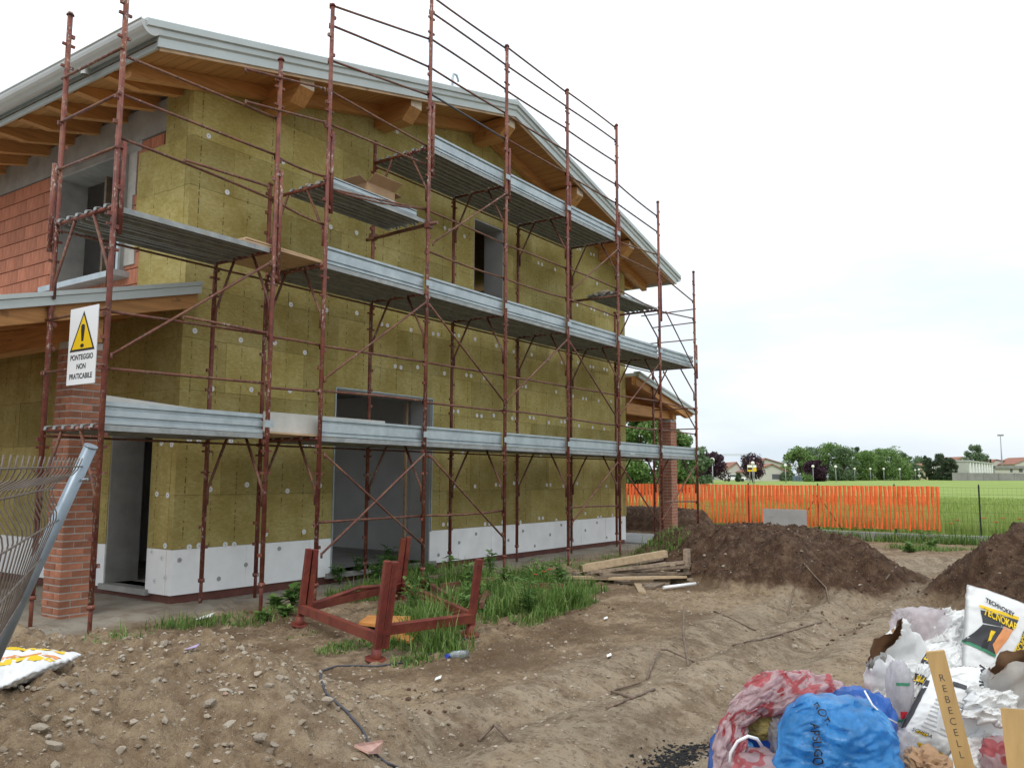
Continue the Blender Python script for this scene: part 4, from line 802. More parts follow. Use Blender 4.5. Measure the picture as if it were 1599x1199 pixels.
# ================================================================== RED STEEL STILLAGE
F1, F2, F3, F4 = gp(468, 971, .03), gp(587, 1024, .03), gp(734, 986, .03), gp(626, 932, .03)
def dep(p): return float((p-CAM) @ FWD)
U = (atd(604, 889, dep(F2)*1.0)-F2); U = U/np.linalg.norm(U); HT = .72
still = thing('steel_stillage', F2, 'dark red steel stillage frame tilted in the grass before the house', 'stillage')
e1 = (F1-F2)/np.linalg.norm(F1-F2); e2 = (F3-F2)/np.linalg.norm(F3-F2)
for p, hh, s1, s2, dbl in ((F1, .70, -1, 1, 1), (F2, .74, 1, 1, 1), (F3, .63, 1, -1, 0), (F4, .72, -1, -1, 1)):
    b = B(); off = (e1*s1*-0+e2*s2)*.055
    b.beam(p+U*.03, p+U*hh, .052, .052, up=tuple(e1))
    if dbl: b.beam(p+e2*s2*.075+U*.05, p+e2*s2*.075+U*(hh-.015), .052, .052, up=tuple(e1)); b.beam(p+e2*s2*.0375+e1*s1*-.0+U*.06+e1*-s1*.02, p+e2*s2*.0375+e1*-s1*.02+U*(hh-.02), .012, .03, up=tuple(e1))
    b.tube([p-U*.03, p+U*.0, p+U*.06], [.046, .043, .036], 14); b.build('corner_post', M['oxide'], still)
    B().tube([p-U*.035, p-U*.015], .082, 16).build('foot_plate', M['oxide'], still)
for a, c_, z0, z1 in ((F1, F2, .13, .14), (F2, F3, .20, .12), (F3, F4, .13, .14), (F4, F1, .14, .13)): B().beam(a+U*z0, c_+U*z1, .06, .075, up=tuple(U)).build('base_beam', M['oxide'], still)
B().tube([F4+U*.15+(F1-F4)*.0, (F4+F1)/2+U*.22, F1+U*.14+(F4-F1)*.04], .022, 8).build('bent_bar', M['oxide'], still)
pq = [gp(560, 975, .05), gp(575, 964, .06), gp(652, 966, .06), gp(640, 987, .05)]
M['amber'] = simple('amber_formwork', (.52, .22, .06), .6, 0, .25, 6); solo(B().prism([tuple(p) for p in pq], (0, 0, .025)), 'amber_formwork', M['amber'], pq[0], 'amber formwork panel lying inside the red stillage', 'panel')
pq = [gp(606, 996, .03), gp(625, 985, .04), gp(655, 990, .04), gp(640, 1005, .03)]; solo(B().prism([tuple(p) for p in pq], (0, 0, .02)), 'formwork_offcut', M['amber'], pq[0], 'small amber panel offcut in the tall grass at the stillage', 'panel')
# old frame lying in the grass
b = thing('rusty_frame', gp(690, 920), 'rusty steel frame lying in the grass below the gable wall', 'frame')
for a, c_ in (((663,908),(716,942)), ((690,915),(760,905)), ((756,905),(790,905)), ((752,945),(760,925)), ((716,940),(765,930)), ((770,912),(880,915))): B().beam(gp(*a, .10), gp(*c_, .10), .05, .06).build('bar', M['red2'], b)
b = B(); A, C_ = gp(667, 901, .12), gp(748, 884, .12); dv = C_-A; s_ = np.array([-dv[1], dv[0], 0])/np.linalg.norm(dv)*.09
for q_ in (A-s_, A+s_): b.beam(q_, q_+dv, .03, .04)
for k in range(22): q_ = A+dv*(k+.5)/22; b.beam(q_-s_*.86, q_+s_*.86, .035, .03)
solo(b, 'perforated_strip', M['grey_timber'], A, 'perforated rusty steel strip lying in weeds at the big doorway', 'strip')
# ================================================================== TIMBER PILE AND DEBRIS
def plk(a, c_, wd, ht, mat, label, name='timber_plank'):
    p0, p1 = gp(a[0], a[1], a[2]), gp(c_[0], c_[1], c_[2]); b = B().beam(p0, p1, wd, ht); solo(b, name, M[mat], p0, label, 'timber')
plk((908,887,.14), (1040,864,.16), .11, .095, 'fresh_timber', 'pale squared beam on top of the timber pile, end facing left', 'timber_beam')
plk((925,893,.12), (1070,877,.17), .11, .035, 'grey_timber', 'weathered plank just below the pale beam on the pile')
plk((920,896,.06), (1075,884,.12), .16, .03, 'grey_timber', 'wide weathered board in the middle of the timber pile')
plk((930,900,.05), (1060,893,.08), .12, .03, 'grey_timber', 'dark weathered plank low in the timber pile')
plk((893,901,.03), (1048,905,.04), .12, .035, 'fresh_timber', 'pale plank at the front bottom of the timber pile')
plk((960,908,.02), (1046,911,.02), .12, .03, 'grey_timber', 'grey plank half sunk in front of the timber pile')
plk((992,905,.02), (1003,925,.01), .09, .022, 'fresh_timber', 'short pale offcut pointing forward from the timber pile')
plk((985,905,.06), (1020,905,.06), .10, .05, 'fresh_timber', 'stubby pale block at the front of the timber pile')
plk((1045,880,.1), (1078,905,.02), .08, .03, 'grey_timber', 'grey plank slanting down the right end of the timber pile')
for a, c_, wd, ht, mt, lab in (((915,890,.09), (1035,872,.14), .10, .03, 'grey_timber', 'split grey plank tucked under the pale beam'), ((940,897,.10), (1040,880,.16), .07, .05, 'grey_timber', 'narrow grey batten across the top of the pile'), ((950,903,.07), (1072,900,.05), .09, .03, 'fresh_timber', 'yellowish lath low at the front of the pile'),
        ((985,896,.11), (1078,895,.08), .08, .025, 'grey_timber', 'warped thin board over the right of the pile'), ((900,896,.02), (945,890,.03), .10, .03, 'grey_timber', 'stub of board left of the pile end'), ((1020,884,.15), (1050,902,.03), .05, .02, 'fresh_timber', 'thin pale lath leaning across the pile')): plk(a, c_, wd, ht, mt, lab)
for k in range(9):
    x0 = 915+rnd.uniform(0, 40); x1 = x0+rnd.uniform(70, 130); y0 = 889+rnd.uniform(0, 16); plk((x0, y0, .03+rnd.random()*.10), (min(x1, 1078), y0-rnd.uniform(-2, 8), .04+rnd.random()*.10), rnd.uniform(.05, .12), rnd.uniform(.015, .03), 'grey_timber', 'thin weathered grey board tangled in the middle of the timber pile')
for o in bpy.data.objects:
    if o.get('label', '') == 'thin weathered grey board tangled in the middle of the timber pile': o['group'] = 'thin boards in the timber pile'
p = gp(1073, 893); solo(B().box((p[0]-.05, p[1]-.03, p[2]-.03), (p[0]+.05, p[1]+.03, p[2]+.30)), 'timber_stub', M['grey_timber'], p, 'short upright stub at the right end of the timber pile', 'timber')
plk((1012,917,.02), (1036,909,.03), .16, .03, 'grey_timber', 'broken grey board flat on the ground before the pile')
p0, p1 = gp(1036, 917, .05), gp(1086, 911, .05); solo(B().tube([p0, p1], .02, 10), 'white_pipe', M['eps'], p0, 'short white pipe on the ground before the timber pile', 'pipe')
def drape(name, pxs, r, mat, label, cat, dz=None, n=6):
    pts = []
    for i in range(len(pxs)-1):
        for k in range(n): f = k/n; pts.append(gp(pxs[i][0]+(pxs[i+1][0]-pxs[i][0])*f, pxs[i][1]+(pxs[i+1][1]-pxs[i][1])*f, 0)+np.array([0, 0, r*.8+(dz[i]+(dz[i+1]-dz[i])*f if dz else 0)]))
    pts.append(gp(*pxs[-1])+np.array([0, 0, r*.8+(dz[-1] if dz else 0)])); solo(B().tube(pts, r, 6), name, M[mat], pts[0], label, cat)
drape('cable', [(735,992), (700,1010), (659,1028), (619,1037), (587,1041), (545,1040), (525,1041), (503,1048), (500,1059), (509,1084), (541,1112), (566,1141), (584,1178), (603,1192), (619,1199), (660,1215)], .0075, 'cable', 'dark cable snaking from the stillage to the lower edge', 'cable', n=4)
drape('cable', [(885,880), (880,850), (884,838), (886,835)], .006, 'cable', 'thin cable hanging down the scaffold near the far end', 'cable', [.0, .05, .1, .1])
drape('cable_loop', [(850,897), (870,893), (900,897), (890,903), (860,905), (848,899), (872,890), (905,900)], .008, 'cable', 'loose cable loop on the ground beside the timber pile', 'cable', n=4)
RB = [([(1010,1062), (1022,1036), (1031,1025), (1041,1025), (1064,1031), (1090,1037)], [0, .03, .05, .05, .03, 0], 'bent rebar hoop arching off the track'), ([(1069,995), (1067,1015), (1075,1040)], [.25, .12, 0], 'rebar stub standing up beside the bent hoop'),
      ([(1002,1069), (960,1080), (955,1083), (987,1093)], [.01]*4, 'hairpin bent rebar lying flat on the track'), ([(947,1107), (1022,1077)], [0, 0], 'straight rebar lying behind the hairpin bent one'), ([(1145,1009), (1200,996), (1260,978), (1283,972)], [0]*4, 'long pale rod lying across the track'),
      ([(747,1158), (772,1147), (797,1158)], [.0, .05, 0], 'short bent rebar at the lower middle edge'), ([(1230,960), (1240,918)], [0, 0], 'thin twig standing on the track before the soil heap'), ([(1295,942), (1290,925), (1270,900), (1255,880)], [0, .05, .02, 0], 'dry twig sticking out of the soil heap foot'),
      ([(1383,905), (1400,885)], [0, 0], 'grey stick lying at the foot of the right soil heap'), ([(1180,985), (1140,965), (1115,955)], [0]*3, 'thin curved rod lying near the timber pile')]
for pxs, dz, lab in RB: drape('rebar', pxs, .009, 'rebar', lab, 'rod', dz, 3)
M['pink'] = simple('pink_tile', (.55, .33, .27), .7); pq = [gp(553, 1166, .02), gp(575, 1177, .015), gp(594, 1176, .02), (gp(598, 1158, .06))]
solo(B().prism([tuple(p) for p in pq], (0, 0, .012)), 'tile_shard', M['pink'], pq[0], 'pinkish tile shard beside the cable at the lower edge', 'shard')
for (a, lab) in (((683,1063), 'thin white splinter standing on the track'), ((950,1027), 'curled white scrap on the bare track'), ((945,968), 'white paper scrap near the grass clump'), ((300,1016), 'lilac plastic scrap on the rubble mound'), ((318,967), 'flat white strip on the ground before the gable corner')):
    p = gp(*a); s = .05 if 'strip' not in lab else .14; b = B().prism([tuple(p+np.array(q_)*s+np.array([0,0,.015])) for q_ in ((-1,-.3,0), (.2,-.45,.1), (1,.1,.25), (.1,.35,.05))], (0, 0, .004)); solo(b, 'scrap', M['eps'] if 'lilac' not in lab else simple('lilac_plastic', (.45, .36, .55), .5), p, lab, 'scrap')
# plastic bottle
p0, p1 = gp(697, 1024, .03), gp(728, 1020, .03); d = p1-p0; t = MT('clear_plastic', .12); t.color((.75, .82, .85)); t.b.inputs['Transmission Weight'].default_value = .8; M['clear'] = t.m
bt = thing('plastic_bottle', p0, 'crushed clear plastic bottle with blue cap on the track', 'bottle'); B().tube([p0+d*.12, p0+d*.2, p0+d*.35, p0+d*.6, p0+d*.7, p0+d], [.012, .02, .032, .03, .034, .03], 10).build('body', M['clear'], bt); B().tube([p0, p0+d*.12], .017, 10).build('cap', simple('blue_cap', (.03, .06, .35), .4), bt)
# ================================================================== LEANING MESH FENCE PANEL (near left)
Pt, Pb = atd(142, 697, 3.5), atd(-72, 1262, 3.5); Pb[2] = H(Pb[0], Pb[1])-.1
Lt, Lb = atd(-150, 730, 1.45), None; Lb = Lt.copy(); Lb[2] = Lt[2]-1.48
panel = thing('mesh_fence_panel', Pb, 'leaning galvanised mesh fence panel with its bent post at the left edge', 'fence panel')
pd = (Pt-Pb)/np.linalg.norm(Pt-Pb); b = B(); b.tube([Pb, Pt], .026, 16); b.tube([Pt-pd*.002, Pt+pd*.004], .0275, 16); b.build('post', M['postgalv'], panel)
B().tube([Pt-pd*.16, Pt-pd*.16+np.array([.02,-.06,.01])], .006, 6).build('clamp_bolt', M['postgalv'], panel)
LEN = np.linalg.norm(Pt-Pb)-.15; TOPP = Pt-pd*.085; nrm = np.cross(Lt-TOPP, pd); nrm = nrm/np.linalg.norm(nrm)
if nrm @ (CAM-TOPP) < 0: nrm = -nrm
rgt_ = np.cross(nrm, pd); 
def pan(u, v, off=0.0):
    """u 0 post .. 1 far edge, v metres down from the top"""
    a = TOPP-pd*v; c_ = Lt+(Lb-Lt)*(v/1.48); return a*(1-u)+c_*u+nrm*off
FOLD = [(.02, 0), (.045, -.008), (.105, -.062), (.13, -.068), (.155, -.062), (.215, -.008), (.24, 0), (.62, 0), (.66, -.01), (.72, -.06), (.745, -.066), (.77, -.06), (.83, -.01), (.86, 0), (1.48, 0)]
NW = 27
for k in range(NW+1):
    u = k/NW*.995+.003; B().tube([pan(u, -.03)]+[pan(u, v, f_) for v, f_ in FOLD], .0026, 5).build('vertical_wire', M['wire'], panel)
for v, f_ in ((.005, 0), (.13, -.068), (.25, 0), (.43, 0), (.61, 0), (.745, -.066), (.88, 0), (1.06, 0), (1.24, 0), (1.42, 0)): B().tube([pan(u, v, f_+.005) for u in np.linspace(0, 1, 9)], .0032, 6).build('horizontal_wire', M['wire'], panel)
# ================================================================== BAGS
def pillow(corners, thick, seed, nu=44, nv=56, crump=.02, taper=3, rnd_=.07):
    """closed crumpled sack through four corner points (bl, br, tr, tl)"""
    bl, br, tr, tl = [np.array(c_, float) for c_ in corners]; n_ = np.cross(br-bl, tl-bl); n_ = n_/np.linalg.norm(n_)
    if n_ @ (CAM-bl) < 0: n_ = -n_
    V, F = [], []
    for side in (1, -1):
        for j in range(nv+1):
            for i in range(nu+1):
                u, v = i/nu, j/nv; uu = .5+(u-.5)*math.sqrt(1-rnd_*(2*v-1)**4); vv = .5+(v-.5)*math.sqrt(1-rnd_*(2*u-1)**4); p = (bl*(1-uu)+br*uu)*(1-vv)+(tl*(1-uu)+tr*uu)*vv; e = (1-abs(2*u-1)**taper)*(1-abs(2*v-1)**taper)
                q_ = Vector((u*3.2+seed, v*4.1, seed*1.7)); q_ = q_+mnoise.noise_vector(q_*.9)*.6; nz_ = 1.1*mnoise.noise(q_*.8)+.9*(.5-abs(mnoise.noise(q_*1.3))*1.6)+.6*(.5-abs(mnoise.noise(q_*2.9))*1.8)+.22*(.5-abs(mnoise.noise(q_*6.3))*1.8); edge = mnoise.noise(Vector((u*6, v*6, seed+side*0)))*crump*.8
                V.append(p+n_*(side*thick*.5*e**.6+crump*nz_)+ (br-bl)/np.linalg.norm(br-bl)*edge*.6+(tl-bl)/np.linalg.norm(tl-bl)*edge*.6)
    m_ = (nu+1)*(nv+1)
    for s in (0, 1):
        for j in range(nv):
            for i in range(nu): a = s*m_+j*(nu+1)+i; F.append((a, a+1, a+nu+2, a+nu+1))
    ring = [i for i in range(nu+1)]+[j*(nu+1)+nu for j in range(1, nv+1)]+[nv*(nu+1)+i for i in range(nu-1, -1, -1)]+[j*(nu+1) for j in range(nv-1, 0, -1)]
    for k in range(len(ring)): a, c_ = ring[k], ring[(k+1) % len(ring)]; F.append((a, c_, c_+m_, a+m_))
    return [tuple(p) for p in V], F, n_
def bvh_of(V, F): return BVHTree.FromPolygons([Vector(p) for p in V], F)
def project(bv, pts, n_, off):
    out = []
    for p in pts:
        o = Vector(p)+Vector(n_)*.5; h = bv.ray_cast(o, -Vector(n_))
        out.append((h[0]+Vector(n_)*off) if h[0] is not None else Vector(p)+Vector(n_)*(off+.01))
    return out
class Sack:
    def __init__(s, name, corners, thick, seed, mat, label, cat='sack', crump=.02, group=None, rnd_=.07):
        s.V, s.F, s.n = pillow(corners, thick, seed, crump=crump, rnd_=rnd_); s.c = [np.array(c_, float) for c_ in corners]; s.bv = bvh_of(s.V, s.F); loc = tuple(np.mean(s.c, 0)); loc = (loc[0], loc[1], min(p[2] for p in s.V))
        s.o = thing(name, loc, label, cat, group); B().add(s.V, s.F, 0, True).build('sack_body', mat, s.o)
    def P(s, u, v): bl, br, tr, tl = s.c; return (bl*(1-u)+br*u)*(1-v)+(tl*(1-u)+tr*u)*v
    def uv(s, x, y):
        bl, br, tr, tl = s.c; n_ = np.cross(br-bl, tl-bl); d = ray(x, y); p = CAM+d*((bl-CAM) @ n_)/(d @ n_); u = v = .5
        for _ in range(12):
            r_ = p-s.P(u, v); du = (br-bl)*(1-v)+(tr-tl)*v; dv = (tl-bl)*(1-u)+(tr-br)*u; a_ = np.linalg.lstsq(np.stack([du, dv], 1), r_, rcond=None)[0]; u += a_[0]; v += a_[1]
        return (u, v)
    def patch(s, quad, mat, name, off=.0025, n=10):
        """quad in uv: bl br tr tl"""
        pts = []; 
        for j in range(n+1):
            for i in range(n+1):
                a, c_ = i/n, j/n; q_ = [(quad[0][k]*(1-a)+quad[1][k]*a)*(1-c_)+(quad[3][k]*(1-a)+quad[2][k]*a)*c_ for k in (0, 1)]; pts.append(s.P(*q_))
        pp = project(s.bv, pts, s.n, off); F = [(j*(n+1)+i, j*(n+1)+i+1, (j+1)*(n+1)+i+1, (j+1)*(n+1)+i) for j in range(n) for i in range(n)]; return B().add(pp, F, 0, True).build(name, mat, s.o)
    def text(s, string, size, u0, v0, rot, mat, off=.004, stretch=1.0, bold=0.0, name='lettering'):
        V, F = text_mesh(string, size, bold); bl, br, tr, tl = s.c; ex_ = (br-bl); Lx = np.linalg.norm(ex_); ey_ = (tl-bl); Ly = np.linalg.norm(ey_); c_, s_ = math.cos(rot), math.sin(rot); pts = []
        for p in V: x, y = p.x*stretch, p.y; pts.append(s.P(u0+(x*c_-y*s_)/Lx, v0+(x*s_+y*c_)/Ly))
        return B().add(project(s.bv, pts, s.n, off), F).build(name, mat, s.o)
M['sackwhite'] = simple('white_paper_sack', (.74, .74, .73), .55, 0, .05, 5, .004, 25); M['orangeprint'] = simple('orange_print', (.72, .30, .12), .5, 0, .15, 4); M['yelprint'] = simple('yellow_print', (.82, .55, .02), .5, 0, .05, 5); M['greyprint'] = simple('grey_print', (.42, .43, .44), .5, 0, .1, 5); M['darkgrey'] = simple('dark_print', (.05, .05, .055), .5, 0, .2, 5); M['greenprint'] = simple('green_print', (.05, .22, .12), .5); M['kraft'] = simple('brown_kraft_paper', (.36, .22, .125), .85, 0, .2, 8, .004, 30); M['greyinside'] = simple('dusty_sack_inside', (.46, .43, .40), .9, 0, .2, 6)
# sack lying at the left edge
s0 = Sack('cement_sack', [gp(-20, 1082, .03), gp(60, 1052, .03), gp(132, 1022, .04), gp(-10, 1010, .06)], .09, 3.3, M['sackwhite'], 'flattened white and orange sack lying on the ground at the left edge', crump=.012)
s0.n = np.array([0, 0, 1.0]); 
s0.patch([(.05,.30), (.95,.30), (.95,.42), (.05,.42)], M['yelprint'], 'yellow_band'); s0.patch([(.05,.45), (.95,.45), (.95,.55), (.05,.55)], M['orangeprint'], 'orange_band'); s0.patch([(.10,.72), (.9,.72), (.85,.88), (.1,.88)], M['yelprint'], 'yellow_panel')
# ================================================================== RUBBISH PILE (near right)
# upright sack with the printed front
DA = 3.75
sA = Sack('cement_sack', [atd(1497, 1095, DA-.05), atd(1640, 1150, DA), atd(1655, 962, DA+.12), atd(1508, 908, DA+.08)], .12, 1.2, M['sackwhite'], 'tall upright white sack with an orange picture at the top of the rubbish pile', crump=.009)
def Q(sk, *pts): return [sk.uv(*p) for p in pts]
sA.patch(Q(sA, (1522,971), (1567,981), (1576,967), (1520.5,951)), M['darkgrey'], 'title_band'); sA.patch(Q(sA, (1520,948), (1576,967), (1577,962), (1519,943)), M['yelprint'], 'yellow_rule')
sA.patch(Q(sA, (1500,1000), (1539,1021), (1566,981), (1522,973)), M['darkgrey'], 'picture_ground'); sA.patch(Q(sA, (1534,1004), (1539,1020), (1565,982), (1551,976)), M['orangeprint'], 'picture_field', .0045); sA.patch(Q(sA, (1497,1001), (1538,1024), (1540,1020), (1500,997)), M['greenprint'], 'picture_edge', .0045)
sA.patch(Q(sA, (1527,1000), (1531,998), (1538,984), (1532,982)), M['yelprint'], 'picture_patch', .006); sA.patch(Q(sA, (1519,1010), (1526,1010), (1530,998), (1524,996)), M['black'], 'picture_patch', .006)
sA.text('TECHNOKEY', .0285, *sA.uv(1549, 950), -.17, M['black'], bold=.0006, stretch=.8); sA.text('TECNOKAP', .047, *sA.uv(1546, 970), -.14, M['yelprint'], .0062, .64, .0012); sA.text('NITE', .018, *sA.uv(1551, 981), -.14, M['greyprint'], .0062)
sA.patch(Q(sA, (1562,1024), (1590,1032), (1612,972), (1594,962)), M['darkgrey'], 'side_band'); sA.text('TECNOKAP', .040, *sA.uv(1583, 1003), 1.12, M['yelprint'], .0055, .66, .001)
# sack with the instructions, leaning forward
DB = 3.35
sB = Sack('cement_sack', [atd(1397, 1150, DB), atd(1488, 1192, DB-.03), atd(1540, 1075, DB+.10), atd(1452, 1046, DB+.12)], .11, 5.1, M['sackwhite'], 'white sack showing small instruction print behind the lettered wooden slat', crump=.007)
for k in range(9): v = .22+k*.055; sB.patch([(.22,v), (.86,v), (.86,v+.018), (.22,v+.018)], M['greyprint'], 'print_line', .0025, 6)
sB.patch([(.38,.86), (.62,.86), (.62,.93), (.38,.93)], M['darkgrey'], 'print_box'); sB.patch([(.0,-.02), (1.0,-.02), (1.0,.045), (.0,.045)], M['yelprint'], 'yellow_edge'); sB.patch([(.2,.135), (.38,.135), (.38,.165), (.2,.165)], M['yelprint'], 'label'); sB.patch([(.0,.10), (.05,.10), (.05,.85), (.0,.85)], M['darkgrey'], 'side_band'); sB.text('SCHEDA', .02, .29, .138, 0, M['black'], .004)
sC = Sack('cement_sack', [atd(1490, 1135, DB+.15), atd(1560, 1140, DB+.13), atd(1566, 1040, DB+.22), atd(1475, 1040, DB+.22)], .16, 8.4, M['sackwhite'], 'white sack bearing sideways lettering right of the lettered slat', crump=.012)
sC.text('TECHNOKEY', .045, .50, .52, 1.2, M['black'], .004, .9, .001); sC.patch([(.66,.38), (.80,.40), (.86,.80), (.78,.82)], M['yelprint'], 'yellow_mark'); sC.patch([(.02,-.0), (.75,.0), (.75,.10), (.02,.14)], M['yelprint'], 'yellow_band'); sC.patch([(.02,.15), (.75,.11), (.75,.19), (.02,.23)], M['darkgrey'], 'dark_band'); sC.patch([(.80,.5), (.9,.5), (.9,.72), (.82,.72)], M['darkgrey'], 'dark_mark')
M['sackdirty'] = simple('dusty_white_sack', (.62, .60, .57), .7, 0, .12, 5, .004, 25)
# torn open sacks: double skinned mouths
def torn(name, path, radii, label, outer, inner, seed, rag=.03, n=56, squash=.26, mouth=None):
    """sack tube along path, last ring is a ragged open mouth; outer skin and separate inner skin"""
    pts = [Vector(p) for p in path]; e = thing(name, path[0], label, 'sack'); ax = (pts[-1]-pts[0]).normalized(); a = ax.cross(Vector(FWD)).normalized(); c_ = ax.cross(a).normalized()
    def skin(k, start):
        V, F = [], []; m_ = 5*(len(pts)-1)
        for j in range(m_+1):
            f = j/m_*(len(pts)-1); i = min(int(f), len(pts)-2); g_ = f-i; p = pts[i].lerp(pts[i+1], g_); r = (radii[i]*(1-g_)+radii[i+1]*g_)*k
            for q_ in range(n):
                t_ = 2*math.pi*q_/n; d_ = a*math.cos(t_)+c_*math.sin(t_)*squash; nn = mnoise.noise(Vector((math.cos(t_)*1.6+seed, math.sin(t_)*1.6, f*1.8)))+.5*abs(mnoise.noise(Vector((math.cos(t_)*3.5, math.sin(t_)*3.5+seed, f*3))))
                ext = ax*(rag*(.6*mnoise.noise(Vector((math.cos(t_)*1.5+seed*2, math.sin(t_)*1.5, 7)))+.35*mnoise.noise(Vector((math.cos(t_)*7, math.sin(t_)*7, seed))))*2 if j == m_ else 0); V.append(p+d_*(r*(1+.34*nn))+c_*(r*.30*mnoise.noise(Vector((math.cos(t_)*1.2, seed, f*1.5))))+ext)
        for j in range(m_):
            for q_ in range(n): F.append((j*n+q_, j*n+(q_+1) % n, (j+1)*n+(q_+1) % n, (j+1)*n+q_))
        F.append(tuple(range(n))); return V, F
    V, F = skin(1.0, 0); B().add(V, F, 0, True).build('sack_body', outer, e); V, F = skin(.96, 0); B().add(V, F, 0, True).build('sack_lining', inner, e); return e
torn('torn_sack', [atd(1450, 1080, 3.85), atd(1420, 1050, 3.80), atd(1392, 1018, 3.74), atd(1378, 1000, 3.66)], [.10, .13, .125, .12], 'torn open white sack with brown lining at the left of the rubbish pile', M['sackwhite'], M['kraft'], 2.2, .035)
torn('torn_sack', [atd(1585, 1160, 3.5), atd(1578, 1110, 3.45), atd(1574, 1062, 3.36), atd(1580, 1030, 3.28)], [.07, .10, .105, .10], 'torn grey dusty sack gaping open below the tall upright sack', M['sackdirty'], M['kraft'], 6.1, .03)
torn('torn_sack', [atd(1395, 1120, 3.65), atd(1385, 1085, 3.62), atd(1378, 1055, 3.6), atd(1372, 1030, 3.58)], [.06, .085, .07, .05], 'crumpled white sack with yellow print left of the pile', M['sackwhite'], M['greyinside'], 4.7, .03)
sD = Sack('cement_sack', [atd(1395, 1120, 3.55), atd(1425, 1125, 3.5), atd(1478, 1020, 3.55), atd(1452, 1008, 3.6)], .05, 7.7, M['sackwhite'], 'narrow folded sack with black and yellow stripes beside the slat', crump=.02)
for v in (.25, .55, .85): sD.patch([(.1,v-.1), (.8,v-.08), (.8,v+.06), (.1,v+.05)], M['darkgrey'], 'dark_band', .003, 6); sD.patch([(.2,v-.05), (.7,v-.04), (.7,v+.03), (.2,v+.03)], M['yelprint'], 'yellow_band', .0045, 6)
# thin films
def film(name, col, alpha, rough=.25, pattern=None):
    t = MT(name, rough, 0, .5); c = None
    if pattern: c = t.mix(t.ramp(t.math('ADD', t.noise(6.5, 2, .4), t.math('MULTIPLY', t.noise(19, 2, .5), .10)), [(.555, (0,0,0)), (.57, (.9,.9,.9)), (.625, (.9,.9,.9)), (.64, (0,0,0))]), col, pattern)
    else: c = t.ramp(t.noise(5, 6, .65, (1, 1, .5)), [(.3, tuple(x*.45 for x in col)), (.48, col), (.68, tuple(min(1, x*1.25+.16) for x in col))])  # highlights on thin film and dark folds are painted into this ramp
    t.color(c); tr = t.n('ShaderNodeBsdfTranslucent', {'Color': c}); tp = t.n('ShaderNodeBsdfTransparent', {'Color': (1,1,1,1)}); m1 = t.n('ShaderNodeMixShader', {0: .5}); m2 = t.n('ShaderNodeMixShader', {0: alpha}); out = t.nt.nodes['Material Output']
    t.nt.links.new(t.b.outputs[0], m1.inputs[1]); t.nt.links.new(tr.outputs[0], m1.inputs[2]); t.nt.links.new(m1.outputs[0], m2.inputs[1]); t.nt.links.new(tp.outputs[0], m2.inputs[2]); t.nt.links.new(m2.outputs[0], out.inputs[0])
    vo = t.n('ShaderNodeTexVoronoi', {'Vector': t.n('ShaderNodeMapping', {'Vector': t.tc.outputs['Object'], 'Scale': (1, 1, .55)}).outputs[0], 'Scale': 11.0}, feature='DISTANCE_TO_EDGE').outputs[0]; t.bump(t.math('ADD', t.math('MULTIPLY', t.math('MINIMUM', vo, .25), 1.6), t.noise(11, 6, .65, (1, 1, .4))), .016, .9); t.b.inputs['Coat Weight'].default_value = .4; return t.m
M['bluefilm'] = film('blue_plastic_film', (.07, .38, .80), .10, .12); M['bluedark'] = film('deep_blue_film', (.03, .18, .62), .05, .2); M['redfilm'] = film('red_white_plastic_film', (.74, .56, .57), .12, .22, (.68, .13, .14)); M['milky'] = film('milky_film', (.62, .60, .63), .25, .25)
def blob(center, rad, seed, mat, name, crump=.13, sub=5, fold=3.0, flat=None):
    bm = bmesh.new(); bmesh.ops.create_icosphere(bm, subdivisions=sub, radius=1); R3, F3, U3 = Vector(RGT), Vector(FWD), Vector((0,0,1))
    for v in bm.verts:
        p = v.co.copy(); q_ = p*1.5+Vector((seed, seed*2, 0)); p = Vector([math.copysign(abs(t_)**.82, t_) for t_ in p]); q_ = q_+mnoise.noise_vector(q_*1.1)*.45; r1 = 1-abs(mnoise.noise(q_*1.2))*1.6; r2 = 1-abs(mnoise.noise(Vector((q_.x, q_.y, q_.z*.5))*fold))*2.2; vd = mnoise.voronoi(q_*fold*.9)[0]; r3 = 1.4*min(.45, vd[1]-vd[0])+.4*mnoise.noise(q_*7)
        k = 1+crump*(r1-.5)+crump*.6*(r2-.5)+crump*.55*(r3-.25); p = p*k; v.co = Vector(center)+R3*p.x*rad[0]+F3*p.y*rad[1]+U3*p.z*rad[2]
    V = [v.co.copy() for v in bm.verts]; F = [tuple(v.index for v in f.verts) for f in bm.faces]; bm.free(); return V, F
sBl = Sack('blue_bag', [atd(1200, 1262, 3.0), atd(1404, 1262, 3.0), atd(1392, 1092, 3.16), atd(1222, 1074, 3.12)], .30, 2.4, M['bluefilm'], 'shiny blue plastic bag with black handwriting in the rubbish pile', 'bag', crump=.034, rnd_=.45)
bl = sBl.o; cB = np.mean(sBl.c, 0)
V2, F2 = blob(atd(1345, 1130, 3.32), (.12, .12, .13), 5.7, None, 'b', .2, 4); B().add(V2, F2, 0, True).build('bag_fold', M['bluedark'], bl)
sBl.text('ROT-', .034, *sBl.uv(1262, 1112), -1.15, M['black'], .02, 1, .0005, 'handwriting'); sBl.text('APSUGO', .037, *sBl.uv(1248, 1155), -1.4, M['black'], .02, 1, .0005, 'handwriting')
B().tube([atd(1350, 1078, 3.1), atd(1362, 1100, 3.05), atd(1380, 1118, 3.08), atd(1400, 1128, 3.2)], .0035, 6).build('drawstring', M['eps'], bl)
